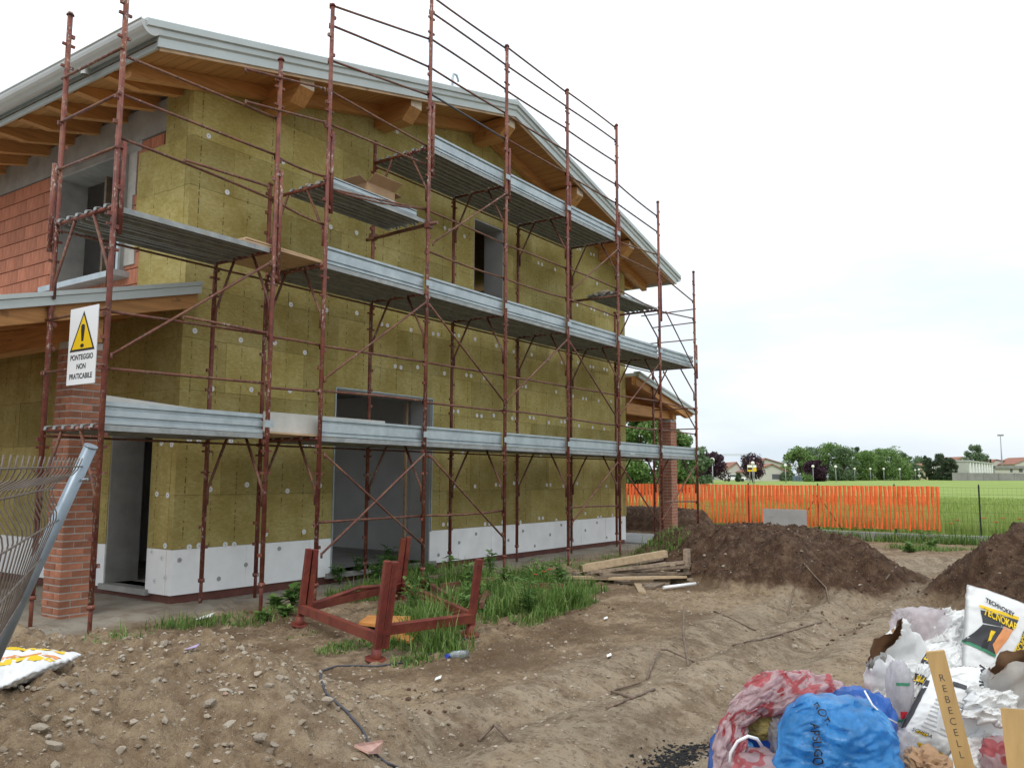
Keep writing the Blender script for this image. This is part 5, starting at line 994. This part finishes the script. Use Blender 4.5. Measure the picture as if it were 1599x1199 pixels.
# red and white bag: a swollen rim curling round a hollow
rb = thing('red_white_bag', atd(1180, 1250, 3.4), 'open red and white plastic bag left of the blue bag', 'bag')
for k, (cs, th, cr) in enumerate([([(1106,1232,3.34), (1150,1232,3.34), (1172,1118,3.42), (1122,1112,3.42)], .10, .028), ([(1120,1150,3.40), (1168,1138,3.40), (1222,1082,3.5), (1150,1072,3.48)], .12, .03), ([(1142,1120,3.46), (1236,1118,3.44), (1258,1044,3.56), (1166,1052,3.54)], .14, .032),
        ([(1212,1122,3.44), (1322,1128,3.44), (1318,1062,3.56), (1214,1040,3.56)], .14, .034), ([(1285,1120,3.5), (1410,1142,3.5), (1372,1092,3.58), (1282,1054,3.58)], .10, .03), ([(1180,1100,3.6), (1330,1110,3.6), (1330,1070,3.66), (1180,1060,3.66)], .12, .02)]):
    V, F, _ = pillow([atd(*c_) for c_ in cs], th, 3.1+k*1.9, 36, 36, crump=cr, taper=4, rnd_=.4); B().add(V, F, 0, True).build('bag_fold', M['redfilm'], rb)
V, F = blob(atd(1190, 1212, 3.28), (.13, .12, .075), 3.1, None, 'b', .25, 4); B().add(V, F, 0, True).build('bag_fold', M['redfilm'], rb)
V, F = blob(atd(1185, 1190, 3.62), (.20, .10, .22), 6.3, None, 'b', .12, 4); B().add(V, F, 0, True).build('bag_back', M['bluedark'], rb)
V, F = blob(atd(1222, 1150, 3.42), (.05, .06, .07), 9.3, None, 'b', .3, 4); B().add(V, F, 0, True).build('bag_fold', M['milky'], rb)
hp = [atd(1139, 1195, 3.3), atd(1141, 1175, 3.3), atd(1152, 1157, 3.29), atd(1168, 1149, 3.28), atd(1182, 1153, 3.29), atd(1190, 1165, 3.3)]; B().tube(hp, .0065, 8).build('handle', M['eps'], rb)
V, F = blob(atd(1192, 1130, 3.50), (.095, .06, .055), 2.9, None, 'b', .18, 4, 4); solo(B().add(V, F, 0, False), 'wool_offcut', M['woolx'], tuple(atd(1192, 1145, 3.5)), 'yellowish rock wool offcut inside the red and white bag', 'offcut')
V, F = blob(atd(1152, 1172, 3.42), (.06, .05, .05), 7.9, None, 'b', .2, 4, 4); solo(B().add(V, F, 0, True), 'blue_bag_scrap', M['bluefilm'], tuple(atd(1152, 1190, 3.42)), 'small blue film bundle behind the white bag handle', 'bag')
# wooden slats
def slat(a, c_, wd, th, label, text=None):
    p0, p1 = np.array(a), np.array(c_); d_ = (p1-p0)/np.linalg.norm(p1-p0); sid = np.cross(d_, CAM-p0); sid = sid/np.linalg.norm(sid); fn = np.cross(sid, d_); fn = fn/np.linalg.norm(fn)
    if fn @ (CAM-p0) < 0: fn = -fn
    e = thing('wooden_slat', p0, label, 'slat'); V = [p+sid*i*wd/2+fn*j*th/2 for p in (p0, p1) for i, j in ((-1,-1), (1,-1), (1,1), (-1,1))]; B().add(V, [(0,1,2,3), (7,6,5,4), (0,4,5,1), (1,5,6,2), (2,6,7,3), (3,7,4,0)]).build('board', M['slatwood'], e)
    if text:
        L = np.linalg.norm(p1-p0)
        for k, ch_ in enumerate(text):
            TV, TF = text_mesh(ch_, .036, -.0003); o = p1-d_*(.105+k*.0385)
            sgn = 1 if (sid @ RGT) > 0 else -1; B().add([o+sid*sgn*(p.x*.9)+d_*p.y+fn*(th/2+.0012) for p in TV], TF).build('handwriting', M['pencil'], e)
M['slatwood'] = wood('planed_spruce_slat', (.47, .30, .12), (6, 6, .8), .15, .05); M['pencil'] = simple('pencil_mark', (.10, .08, .07), .7)
slat(atd(1523, 1262, 3.02), atd(1460, 1016, 3.12), .064, .024, 'wooden slat with pencilled capital letters leaning on the rubbish pile', 'REBECELL')
slat(atd(1605, 1290, 2.95), atd(1583, 1106, 3.05), .085, .026, 'wider plain wooden slat at the lower right corner')
# bottle with green stripes and hazard label, kraft paper, milky film, foam
p0, p1 = atd(1398, 1040, 3.5), atd(1412, 1128, 3.38); d_ = p1-p0; bo = thing('flattened_container', p1, 'crushed translucent container with green bands and red label', 'container')
V, F = blob((p0+p1)/2, (.05, .035, .13), 4.4, None, 'b', .18, 4); B().add(V, F, 0, True).build('body', M['milky'], bo); bv2 = bvh_of(V, F)
def ringband(z, hgt, mat, nm, x0=-.028, x1=.028):
    pts = []; nn = 8
    for j in range(3):
        for i in range(nn+1): pts.append(Vector((p0+p1)/2+RGT*(x0+(x1-x0)*i/nn)+np.array([0,0,z+hgt*j/2])-FWD*.3))
    out = [bv2.ray_cast(p, Vector(FWD))[0] for p in pts]; F = [(j*(nn+1)+i, j*(nn+1)+i+1, (j+1)*(nn+1)+i+1, (j+1)*(nn+1)+i) for j in range(2) for i in range(nn)]; F = [f for f in F if all(out[k] is not None for k in f)]
    if F: B().add([(o-Vector(FWD)*.003) if o is not None else Vector(p0) for o in out], F).build(nm, mat, bo)
ringband(.045, .012, M['greenprint'], 'green_band'); ringband(-.10, .014, M['greenprint'], 'green_band'); ringband(-.085, .03, simple('hazard_red', (.6, .03, .04), .5), 'hazard_label', -.015, .02)
V, F = blob(atd(1450, 1200, 3.0), (.075, .06, .06), 8.8, None, 'b', .4, 4, 4.5); solo(B().add(V, F, 0, False), 'kraft_paper', M['kraft'], tuple(atd(1450, 1225, 3.0)), 'crumpled brown paper at the foot of the instruction sack', 'paper')
V, F = blob(atd(1412, 1185, 3.2), (.05, .06, .09), 1.3, None, 'b', .3, 4, 4); solo(B().add(V, F, 0, True), 'milky_bag', M['milky'], tuple(atd(1412, 1225, 3.2)), 'milky plastic film squeezed between blue bag and sack', 'bag')
V, F = blob(atd(1440, 985, 4.0), (.13, .05, .10), 3.9, None, 'b', .35, 4, 3.5); solo(B().add(V, F, 0, True), 'pink_film', film('pinkish_film', (.74, .66, .68), .25, .3), tuple(atd(1440, 1020, 4.0)), 'pinkish plastic film draped behind the torn sack', 'bag')
V, F = blob(atd(1565, 1185, 3.15), (.06, .06, .07), 5.5, None, 'b', .3, 4, 4); solo(B().add(V, F, 0, True), 'red_white_scrap', M['redfilm'], tuple(atd(1565, 1225, 3.15)), 'small red and white film scrap beside the wide slat', 'bag')
V, F = blob(atd(1535, 1165, 3.45), (.10, .07, .10), 2.5, None, 'b', .25, 4, 4); solo(B().add(V, F, 0, True), 'grey_film', M['milky'], tuple(atd(1535, 1205, 3.45)), 'grey translucent film under the sideways lettered sack', 'bag')
b = B().box((-.16, -.01, -.17), (.16, .01, .17)); R_ = Matrix((RGT, FWD, UPV)).transposed(); cc = Vector(atd(1515, 1180, 3.33)); b.v = [tuple(R_ @ (Matrix.Rotation(.25, 3, 'Y') @ Vector(p))+cc) for p in b.v]; solo(b, 'white_foam_board', M['eps'], tuple(cc), 'white foam board edge right of the lettered slat', 'board')
# more crumpled sacks filling the heap
for k, (cs, th, cr, lab) in enumerate([
    ([(1432,1062,3.75), (1500,1085,3.7), (1512,1010,3.85), (1440,1000,3.9)], .08, .03, 'crumpled white sack between the torn sack and the tall upright sack'),
    ([(1360,1060,3.7), (1440,1075,3.65), (1450,1035,3.8), (1362,1020,3.8)], .07, .03, 'crumpled white sack below the brown lined torn sack'),
    ([(1545,1130,3.4), (1625,1150,3.4), (1630,1075,3.55), (1548,1065,3.55)], .08, .03, 'crumpled white sack under the tall upright sack near the right edge'),
    ([(1475,1210,3.2), (1580,1225,3.2), (1590,1150,3.35), (1490,1145,3.35)], .08, .03, 'crumpled white sack low behind the two slats'),
    ([(1500,1120,3.22), (1580,1140,3.2), (1590,1085,3.3), (1512,1070,3.3)], .06, .03, 'crumpled white sack between the lettered slat and the wide slat'),
    ([(1350,1095,3.6), (1408,1110,3.55), (1418,1050,3.65), (1362,1040,3.68)], .06, .03, 'crumpled white sack just right of the red and white bag'),
    ([(1440,1010,3.95), (1505,1030,3.9), (1512,958,4.0), (1470,950,4.05)], .05, .035, 'thin crushed white sack left of the tall upright sack')]):
    Sack('crumpled_sack', [atd(*c_) for c_ in cs], th, 11.3+k*2.7, M['sackwhite'], lab, crump=cr)
# bulging sacks underneath that carry the pile
for k, (px_, py_, d_, r_) in enumerate([(1460,1290,3.6,(.38,.3,.22)), (1600,1230,3.9,(.35,.3,.30)), (1330,1330,3.4,(.35,.3,.16)), (1470,1150,3.98,(.24,.20,.30)), (1590,1120,4.1,(.25,.2,.30)), (1200,1320,3.55,(.28,.2,.14))]):
    V, F = blob(atd(px_, py_, d_), r_, 10+k, None, 'b', .15, 4); solo(B().add(V, F, 0, True), 'filled_sack', M['sackwhite'] if k < 5 else M['greyinside'], (atd(px_, py_, d_)[0], atd(px_, py_, d_)[1], min(p.z for p in V)), ['bulging white sack low in the rubbish pile below the instruction sack', 'bulging white sack under the wide slat', 'bulging white sack under the blue bag', 'bulging white sack behind the slat in the pile', 'bulging white sack behind the tall upright sack', 'dusty sack under the red and white bag'][k], 'sack')
# ================================================================== BACKGROUND
def far(px_, d_): p = atd(px_, 747, d_); return np.array([p[0], p[1], H(p[0], p[1])])
M['bark'] = simple('bark', (.10, .075, .055), .9, 0, .3, 8); M['purple'] = leafmat('plum_leaves', (.030, .014, .024), (.060, .026, .042), (.11, .05, .07)); M['green1'] = leafmat('lime_leaves', (.09, .16, .045), (.18, .29, .085), (.31, .42, .16)); M['green2'] = leafmat('grey_green_leaves', (.08, .13, .06), (.15, .225, .11), (.25, .33, .19)); M['dark'] = leafmat('dark_evergreen', (.035, .06, .028), (.075, .11, .055), (.14, .18, .10))
def tree(px_, ytop, hw, d_, mat, name, label, n=1700, leaf=.24, base=.12, shape='round', group='trees beyond the field', ybase=None):
    g0 = far(px_, d_); top = atd(px_, ytop, d_)[2]; hgt = top-g0[2]; rx = hw/FPX*d_; e = thing(name, g0, label, 'tree', group); tb = B(); r0 = .03+.018*hgt
    tb.tube([g0-np.array([0,0,.2]), g0+np.array([0,0,hgt*.35]), g0+np.array([rx*.08,0,hgt*.8])], [r0, r0*.7, r0*.2], 8)
    clumps = []; nc = 40; n = int(n*2.6)
    for k in range(nc):
        a = rnd.uniform(0, 6.28); zf = rnd.random()
        if shape == 'cone': rr = (1-zf)*rx*.95; zc = base+zf*(1-base)
        else: zc = base+(1-base)*zf; rr = rx*max(.12, math.sin(math.pi*min(1, max(0.05, .12+.82*zf)))**.6)*rnd.uniform(.45, .95)
        c_ = g0+np.array([rr*math.cos(a), rr*math.sin(a), hgt*zc*.94]); clumps.append((c_, rx*rnd.uniform(.24, .44)*(.6 if shape == 'cone' else 1)))
        if k % 3 == 0: tb.tube([g0+np.array([0,0,hgt*rnd.uniform(.15, .5)]), (g0+c_)/2+np.array([0,0,hgt*zc*.15]), c_], [r0*.45, r0*.3, r0*.1], 5)
    tb.build('trunk', M['bark'], e)
    ci = npr.integers(0, nc, n); C0 = np.array([c_[0] for c_ in clumps])[ci]; R0 = np.array([c_[1] for c_ in clumps])[ci]; v = npr.normal(0, 1, (n, 3)); v /= np.linalg.norm(v, axis=1)[:, None]; P = C0+v*(R0*npr.random(n)**.4)[:, None]*np.array([1, 1, .85])
    P[:, 2] = np.maximum(P[:, 2], g0[2]+.15); d1 = npr.normal(0, 1, (n, 3)); d1 /= np.linalg.norm(d1, axis=1)[:, None]; d2 = np.cross(d1, npr.normal(0, 1, (n, 3))); d2 /= np.linalg.norm(d2, axis=1)[:, None]; s = leaf*npr.uniform(.5, 1.2, n)[:, None]
    Vv = np.stack([P-d1*s, P+d2*s*.5, P+d1*s, P-d2*s*.5], 1).reshape(-1, 3)-np.array(g0); Fv = np.arange(n*4).reshape(n, 4); ti = np.repeat(np.clip(.42+.25*npr.normal(0, 1, n), 0, 1), 4)
    me = np_mesh('crown', Vv, Fv, mat, False, {'tint': ti}); link('crown', me, e)
    return e
tree(1000, 622, 48, 62, M['green1'], 'broadleaf_tree', 'tall leafy tree seen between the house and the right brick pillar', 9000, .17, .02)
tree(1060, 672, 26, 66, M['green1'], 'broadleaf_tree', 'leafy tree just behind the right brick pillar', 3000, .15, .05)
tree(1090, 700, 22, 90, M['green2'], 'broadleaf_tree', 'small tree behind the far end of the scaffold', 1800, .18, .05)
tree(1064, 714, 12, 120, M['purple'], 'plum_tree', 'purple leaved tree hidden beside the right brick pillar', 1200, .2, .05)
T = 'plum_tree'
tree(1112, 704, 25, 136, M['purple'], T, 'large purple leaved tree behind the leftmost globe lamp', 3200, .22, .05); tree(1175, 709, 20, 152, M['purple'], T, 'thin purple leaved tree behind the yellow sign', 900, .22, .2); tree(1274, 719, 19, 172, M['purple'], T, 'round purple tree in front of the green trees', 2200, .25, .05)
tree(1348, 726, 12, 212, M['purple'], T, 'small purple tree left of the middle globe lamps', 1100, .28, .05); tree(1376, 730, 8, 225, M['purple'], T, 'smaller purple tree among the middle globe lamps', 800, .28, .05); tree(1402, 730, 8, 235, M['purple'], T, 'rightmost small purple tree by the far lamps', 800, .28, .05); tree(1330, 732, 8, 205, M['purple'], T, 'low purple tree left of the round purple bush', 700, .28, .05)
T = 'broadleaf_tree'
tree(1248, 700, 25, 190, M['green1'], T, 'bright green tree behind the round purple tree', 3000, .28, .05); tree(1300, 692, 28, 200, M['green1'], T, 'tallest green tree of the row behind the lamps', 3400, .28, .05); tree(1318, 700, 24, 196, M['green2'], T, 'greyish willow like tree in the middle of the row', 3000, .26, .04); tree(1340, 696, 15, 215, M['dark'], T, 'dark pointed tree right of the tallest green tree', 1800, .28, .05, 'cone')
tree(1352, 702, 22, 208, M['green1'], T, 'green tree filling the gap left of the wide rounded one', 2400, .28, .04); tree(1270, 698, 22, 205, M['green2'], T, 'greyish green tree between the bright tree and the tallest one', 2400, .28, .04)
tree(1362, 700, 10, 250, M['dark'], T, 'dark distant conifer peeping over the row', 1000, .3, .05, 'cone'); tree(1385, 703, 32, 215, M['green1'], T, 'wide rounded green tree right of the row', 3600, .28, .05); tree(1408, 712, 16, 222, M['green1'], T, 'lower green tree at the right of the rounded one', 1700, .28, .04); tree(1428, 724, 12, 240, M['green2'], T, 'small green bush by the far pair of lamps', 1000, .3, .04)
tree(1414, 706, 14, 330, M['green2'], T, 'hazy distant tree behind the row', 900, .4, .1); tree(1436, 714, 20, 340, M['green2'], T, 'hazy low distant tree crowns behind the far lamps', 1200, .4, .1); tree(1446, 708, 9, 260, M['dark'], 'conifer', 'slim dark conifer left of the concrete hall', 900, .3, .05, 'cone')
tree(1458, 712, 13, 225, M['dark'], 'conifer', 'dark bushy conifer nearest the far lamps', 2000, .25, .02); tree(1472, 709, 14, 220, M['dark'], 'conifer', 'tallest dark bushy conifer left of the concrete hall', 2200, .25, .02); tree(1484, 715, 12, 216, M['dark'], 'conifer', 'dark bushy conifer against the concrete hall', 1700, .25, .02)
tree(1525, 695, 19, 275, M['green2'], T, 'round green tree behind the concrete hall', 2400, .32, .1); tree(1542, 711, 5, 268, M['dark'], 'cypress', 'slim dark cypress behind the concrete hall', 700, .25, .05, 'cone'); tree(1548, 714, 4, 268, M['dark'], 'cypress', 'second small cypress behind the concrete hall', 500, .25, .05, 'cone')
tree(1225, 738, 8, 182, M['green2'], 'shrub', 'low green shrub at the foot of the white gabled house', 700, .25, .0); tree(1153, 738, 5, 160, M['dark'], 'shrub', 'dark little shrub left of the yellow sign', 350, .2, .0); tree(1262, 742, 8, 170, M['green1'], 'shrub', 'low shrub beside the blue grey bins', 500, .2, .0)
M['lamp'] = simple('lamp_globe', (.78, .75, .70), .4, 0, .03, 3); M['lamppole'] = simple('lamp_pole', (.33, .34, .35), .5, .2, .1, 5)
names = ['leftmost globe lamp before the large purple tree', 'globe lamp beside the yellow sign', 'globe lamp at the right end of the gabled house', 'globe lamp before the round purple tree', 'globe lamp before the grey green tree', 'globe lamp left of the small purple tree', 'globe lamp right of the small purple tree', 'globe lamp before the wide rounded tree', 'globe lamp at the right of the rounded tree', 'left lamp of the far pair of globe lamps', 'right lamp of the far pair of globe lamps']
for (px_, py_), lab in zip(((1113,718), (1176,723), (1227,726.5), (1270,728), (1305.5,728.5), (1335,732), (1359.5,732), (1380.5,732), (1405.5,732.5), (1429.5,734), (1435.5,733)), names):
    d_ = 2.2*FPX/(747-py_); g0 = far(px_, d_); zt = atd(px_, py_, d_)[2]; e = thing('globe_lamp', g0, lab, 'street lamp', 'globe lamps along the park path'); B().tube([g0-np.array([0,0,.2]), (g0[0], g0[1], zt-.2)], [.075, .05], 10).build('pole', M['lamppole'], e)
    bm = bmesh.new(); bmesh.ops.create_uvsphere(bm, u_segments=14, v_segments=10, radius=.27); V = [tuple(v.co+Vector((g0[0], g0[1], zt))) for v in bm.verts]; F = [tuple(v.index for v in f.verts) for f in bm.faces]; bm.free(); B().add(V, F, 0, True).build('globe', M['lamp'], e); B().tube([(g0[0], g0[1], zt-.32), (g0[0], g0[1], zt-.2)], [.06, .13], 10).build('collar', M['lamppole'], e)
M['hwall'] = simple('pale_house_render', (.50, .48, .43), .9, 0, .06, 1); M['hwall2'] = simple('cream_house_render', (.52, .42, .29), .9, 0, .06, 1); M['tile'] = simple('clay_roof_tiles', (.30, .135, .095), .9, 0, .2, 2); M['shutter'] = simple('dark_shutter', (.09, .095, .11), .6, 0, .1, 4); M['farconc'] = simple('far_concrete', (.42, .42, .37), .9, 0, .1, .6); M['farwall'] = simple('grey_concrete_wall', (.25, .24, .23), .9, 0, .18, .5)
def gabled(px0, px1, yeave, yridge, d_, depth, wall, label, windows=(), rx=None, name='house'):
    """gable end faces the camera; ridge runs away from it"""
    a, c_ = far(px0, d_), far(px1, d_); g0 = (a+c_)/2; w_ = np.linalg.norm((c_-a)[:2])/2; ax = (c_-a)/np.linalg.norm(c_-a); ax[2] = 0; dp = np.array([FWD[0], FWD[1], 0]); ze, zr_ = atd(px0, yeave, d_)[2], atd(px0, yridge, d_)[2]; e = thing(name, g0, label, 'house'); rx = 0 if rx is None else rx
    def Q(u, v, z): p = g0+ax*u*w_+dp*v; return (p[0], p[1], z)
    zb = g0[2]-.3; B().prism([Q(-1,0,zb), Q(1,0,zb), Q(1,0,ze), Q(rx,0,zr_), Q(-1,0,ze)], tuple(dp*depth)).build('wall', wall, e); r_ = B()
    for s in (-1, 1): r_.prism([Q(rx,-.4,zr_+.02), Q(rx,-.4,zr_+.2), Q(s*1.08,-.4,ze+.12-.08*(zr_-ze)), Q(s*1.08,-.4,ze-.06-.08*(zr_-ze))], tuple(dp*(depth+.8)))
    r_.build('roof', M['tile'], e)
    for (u0, u1, y0, y1) in windows: z0, z1 = atd(px0, y1, d_)[2], atd(px0, y0, d_)[2]; p0_, p1_ = Q(u0,-.03,z0), Q(u1,-.03,z1); B().prism([Q(u0,-.03,z0), Q(u1,-.03,z0), Q(u1,-.03,z1), Q(u0,-.03,z1)], tuple(dp*.025)).build('window', M['shutter'], e)
    return e
gabled(1176, 1230, 736, 725, 182, 14, M['hwall'], 'pale gabled house with dark shutters behind the globe lamps', ((.10, .62, 740, 748), (-.45,-.40, 737, 742)), .1)
gabled(1184, 1236, 727, 716, 205, 12, M['hwall'], 'taller pale house with tiled roof behind the gabled house', ((-.5,-.3, 730, 736),), -.55)
gabled(1133, 1158, 733, 722, 195, 12, M['hwall'], 'pale house half hidden between two purple trees', ((-.2, .2, 740, 747),), .4)
gabled(1040, 1092, 733, 728, 170, 12, M['hwall2'], 'cream house seen through the scaffold end', ((-.3,-.1, 737, 742), (.2,.4, 737, 742)), 0)
gabled(1425, 1462, 735, 724, 270, 12, M['hwall2'], 'small tiled house behind the dark conifers', (), 0)
gabled(1488, 1520, 722, 713.5, 300, 14, M['hwall'], 'distant tiled roof left behind the concrete hall', (), 0)
gabled(1548, 1592, 724, 717.5, 310, 12, M['hwall'], 'distant long tiled roof right behind the concrete hall', (), -.6)
gabled(1586, 1640, 724, 714, 300, 14, M['hwall'], 'distant tiled roof at the right edge of the view', (), 0)
# concrete hall with a row of piers, boundary wall in front
def frame_at(px0, px1, d0, d1):
    a, c_ = far(px0, d0), far(px1, d1); ax = c_-a; ax[2] = 0; L = np.linalg.norm(ax); ax = ax/L; return a, ax, np.array([-ax[1], ax[0], 0]), L
hall = thing('concrete_hall', far(1500, 232), 'low concrete hall with a row of pale piers at the right', 'building'); a, ax, nn, L = frame_at(1487, 1514, 226, 224); zt = atd(1487, 721, 226)[2]; zb = a[2]-.3
B().prism([(a[0], a[1], zb), tuple((a+ax*L)[:2])+(zb,), tuple((a+ax*L)[:2])+(zt,), (a[0], a[1], zt)], tuple(nn*10)).build('wall', M['farconc'], hall)
a2, ax2, nn2, L2 = frame_at(1514.5, 1553, 224, 262); B().prism([tuple((a2+nn2*.9)[:2])+(zb,), tuple((a2+nn2*.9+ax2*L2)[:2])+(zb,), tuple((a2+nn2*.9+ax2*L2)[:2])+(zt-.1,), tuple((a2+nn2*.9)[:2])+(zt-.1,)], tuple(nn2*6)).build('wall', M['farwall'], hall)
for k in range(9): p = a2+ax2*L2*(k+.2)/9; B().prism([tuple(p[:2])+(zb,), tuple((p+ax2*L2/9*.45)[:2])+(zb,), tuple((p+ax2*L2/9*.45)[:2])+(zt-.1,), tuple(p[:2])+(zt-.1,)], tuple(nn2*.8)).build('pier', M['plasterlight'], hall)
q_ = [a-nn*.2-ax*.2, a+ax*(L+.2)-nn*.2, a2+ax2*(L2+.3), a2+ax2*L2+nn2*7, a+nn*10]; B().prism([(p[0], p[1], zt) for p in q_], (0, 0, .45)).build('roof', M['farconc'], hall)
wl = thing('boundary_wall', far(1545, 215), 'grey concrete boundary wall in front of the concrete hall', 'wall'); a, ax, nn, L = frame_at(1488, 1680, 212, 216); zt = a[2]+1.95
npan = 8
for k in range(npan):
    p = a+ax*L*k/npan; r_ = a+ax*(L*(k+1)/npan-.06); B().prism([tuple(p[:2])+(zb,), tuple(r_[:2])+(zb,), tuple(r_[:2])+(zt,), tuple(p[:2])+(zt,)], tuple(nn*.2)).build('panel', M['farwall'], wl)
    B().prism([tuple((p-ax*.2-nn*.12)[:2])+(zb,), tuple((p+ax*.2-nn*.12)[:2])+(zb,), tuple((p+ax*.2-nn*.12)[:2])+(zt+.05,), tuple((p-ax*.2-nn*.12)[:2])+(zt+.05,)], tuple(nn*.11)).build('pilaster', M['farwall'], wl)
a, ax, nn, L = frame_at(1554, 1680, 268, 270); zt = atd(1554, 727, 268)[2]; lo = thing('low_building', a, 'long low building with pale panels right of the concrete hall', 'building'); B().prism([tuple(a[:2])+(zb,), tuple((a+ax*L)[:2])+(zb,), tuple((a+ax*L)[:2])+(zt-.9,), tuple(a[:2])+(zt-.9,)], tuple(nn*8)).build('wall', M['hwall'], lo); B().prism([tuple((a-nn*.5)[:2])+(zt-.9,), tuple((a+ax*L-nn*.5)[:2])+(zt-.9,), tuple((a+ax*L-nn*.5)[:2])+(zt,), tuple((a-nn*.5)[:2])+(zt,)], tuple(nn*9)).build('roof', M['farwall'], lo)
for f0, f1 in ((.19, .22), (.30, .345)): p, r_ = a+ax*L*f0-nn*.04, a+ax*L*f1-nn*.04; B().prism([tuple(p[:2])+(zt-2.0,), tuple(r_[:2])+(zt-2.0,), tuple(r_[:2])+(zt-.95,), tuple(p[:2])+(zt-.95,)], tuple(nn*.03)).build('window', M['shutter'], lo)
# floodlight mast, crane, sign, bins, van, car
d_ = 290; g0 = far(1566, d_); zt = atd(1564, 680, d_)[2]; e = thing('floodlight_mast', g0, 'tall thin floodlight mast above the low building', 'mast'); B().tube([g0, (g0[0], g0[1], zt)], [.28, .14], 10).build('pole', M['lamppole'], e); p = np.array([g0[0], g0[1], zt]); B().beam(p-RGT*1.0, p+RGT*1.0, .25, .15).build('crossbar', M['lamppole'], e)
for k in (-.85, -.3, .3, .85): B().beam(p+RGT*k+np.array([0,0,.1]), p+RGT*k+np.array([0,0,.45])-FWD*.2, .45, .3, up=tuple(RGT)).build('floodlight', M['lamppole'], e)
d_ = 520; g0 = far(1165, d_); z1 = atd(1165, 711, d_)[2]; e = thing('tower_crane', g0, 'faint distant tower crane above the purple trees', 'crane'); M['craneg'] = simple('pale_crane_steel', (.55, .56, .56), .6); b = B()
for sx2, sy2 in ((-.6,-.6), (.6,-.6), (.6,.6), (-.6,.6)): b.tube([g0+np.array([sx2, sy2, 0]), (g0[0]+sx2, g0[1]+sy2, z1+1.5)], .12, 5)
for k in range(10): z = g0[2]+(z1-g0[2])*k/10; z2 = g0[2]+(z1-g0[2])*(k+1)/10; b.tube([(g0[0]-.6, g0[1]-.6, z), (g0[0]+.6, g0[1]-.6, z2)], .08, 4); b.tube([(g0[0]-.6, g0[1]+.6, z), (g0[0]-.6, g0[1]-.6, z2)], .08, 4)
b.build('tower', M['craneg'], e); p = np.array([g0[0], g0[1], z1]); b = B(); q_ = p-RGT*14.5
for o_ in (np.array([0,0,0]), np.array([0,0,.9])): b.tube([p+RGT*3+o_, q_+o_], .12, 5)
for k in range(14): b.tube([p-RGT*14.5*k/14, p-RGT*14.5*(k+.5)/14+np.array([0,0,.9]), p-RGT*14.5*(k+1)/14], .07, 4)
b.build('jib', M['craneg'], e)
d_ = 128; g0 = far(1173.5, d_); e = thing('direction_sign', g0, 'yellow and black sign board on posts before the thin purple tree', 'sign'); zt, zm, zb_ = atd(1174, 726, d_)[2], atd(1174, 729.5, d_)[2], atd(1174, 736, d_)[2]
for px_ in (1171, 1178): p = far(px_, d_); B().tube([p-np.array([0,0,.2]), (p[0], p[1], zt)], .05, 6).build('post', M['lamppole'], e)
a, c_ = far(1167.5, d_-.1), far(1181.5, d_-.1)
def board_at(z0, z1, mat, nm, u0=0, u1=1, o_=0): p, r_ = a+(c_-a)*u0-FWD*o_, a+(c_-a)*u1-FWD*o_; B().prism([tuple(p[:2])+(z0,), tuple(r_[:2])+(z0,), tuple(r_[:2])+(z1,), tuple(p[:2])+(z1,)], tuple(FWD*.04)).build(nm, mat, e)
board_at(zm, zt, M['eps'], 'white_board'); board_at(zb_, zm-.02, M['yellow'], 'yellow_board'); board_at(zb_+.28, zm-.06, M['black'], 'black_field', .05, .5, .06)
d_ = 178; a, c_ = far(1239, d_), far(1253.5, d_); b = B(); 
e = thing('bin_row', a, 'row of blue grey bins beside the round purple tree', 'bins')
for k in range(3): p = a+(c_-a)*k/3; r_ = a+(c_-a)*(k+.9)/3; B().prism([tuple(p[:2])+(p[2]-.1,), tuple(r_[:2])+(p[2]-.1,), tuple(r_[:2])+(p[2]+1.0,), tuple(p[:2])+(p[2]+1.0,)], tuple(FWD*.8)).build('bin', simple('bin_blue', (.12, .16, .20), .6), e)
def car(px_, d_, L, hgt, label, van=False):
    g0 = far(px_, d_); rx_ = np.array([RGT[0], RGT[1], 0]); fw = np.array([FWD[0], FWD[1], 0]); e = thing('parked_van' if van else 'parked_car', g0, label, 'van' if van else 'car'); prof = [(-.5,.2), (.5,.2), (.5,.55), (.40,.62), (.30,1.0), (-.5,1.0)] if van else [(-.5,.25), (.5,.25), (.5,.55), (.28,.62), (.12,1.0), (-.28,1.0), (-.44,.64), (-.5,.6)]
    B().prism([tuple(g0+rx_*u*L-fw*.8+np.array([0,0,v*hgt])) for u, v in prof], tuple(fw*1.6)).build('body', M['eps'], e); wn_ = [(.14,.64), (.36,.64), (.27,.93), (.14,.93)] if van else [(-.36,.64), (.20,.64), (.09,.93), (-.26,.93)]; B().prism([tuple(g0+rx_*u*L-fw*.83+np.array([0,0,v*hgt])) for u, v in wn_], tuple(fw*.028)).build('window', M['shutter'], e)
    for u in (-.32, .32): p = g0+rx_*u*L+np.array([0,0,.32]); B().tube([p-fw*.86, p-fw*.62], .32, 14).build('wheel', M['black'], e)
car(1081, 150, 4.6, 1.9, 'white van parked behind the far end of the scaffold', True); car(1147, 165, 4.2, 1.45, 'white car parked left of the yellow sign')
d_ = 235; g0 = far(1435.5, d_); e = thing('give_way_sign', g0, 'white triangular give way sign by the far pair of lamps', 'sign'); zc = atd(1435.5, 743.5, d_)[2]; B().tube([g0-np.array([0,0,.2]), (g0[0], g0[1], zc)], .05, 6).build('post', M['lamppole'], e); p = np.array([g0[0], g0[1], zc])-FWD*.1; B().prism([tuple(p+RGT*-.5+UPV*.45), tuple(p+RGT*.5+UPV*.45), tuple(p-UPV*.45)], tuple(FWD*.03)).build('panel', M['eps'], e)
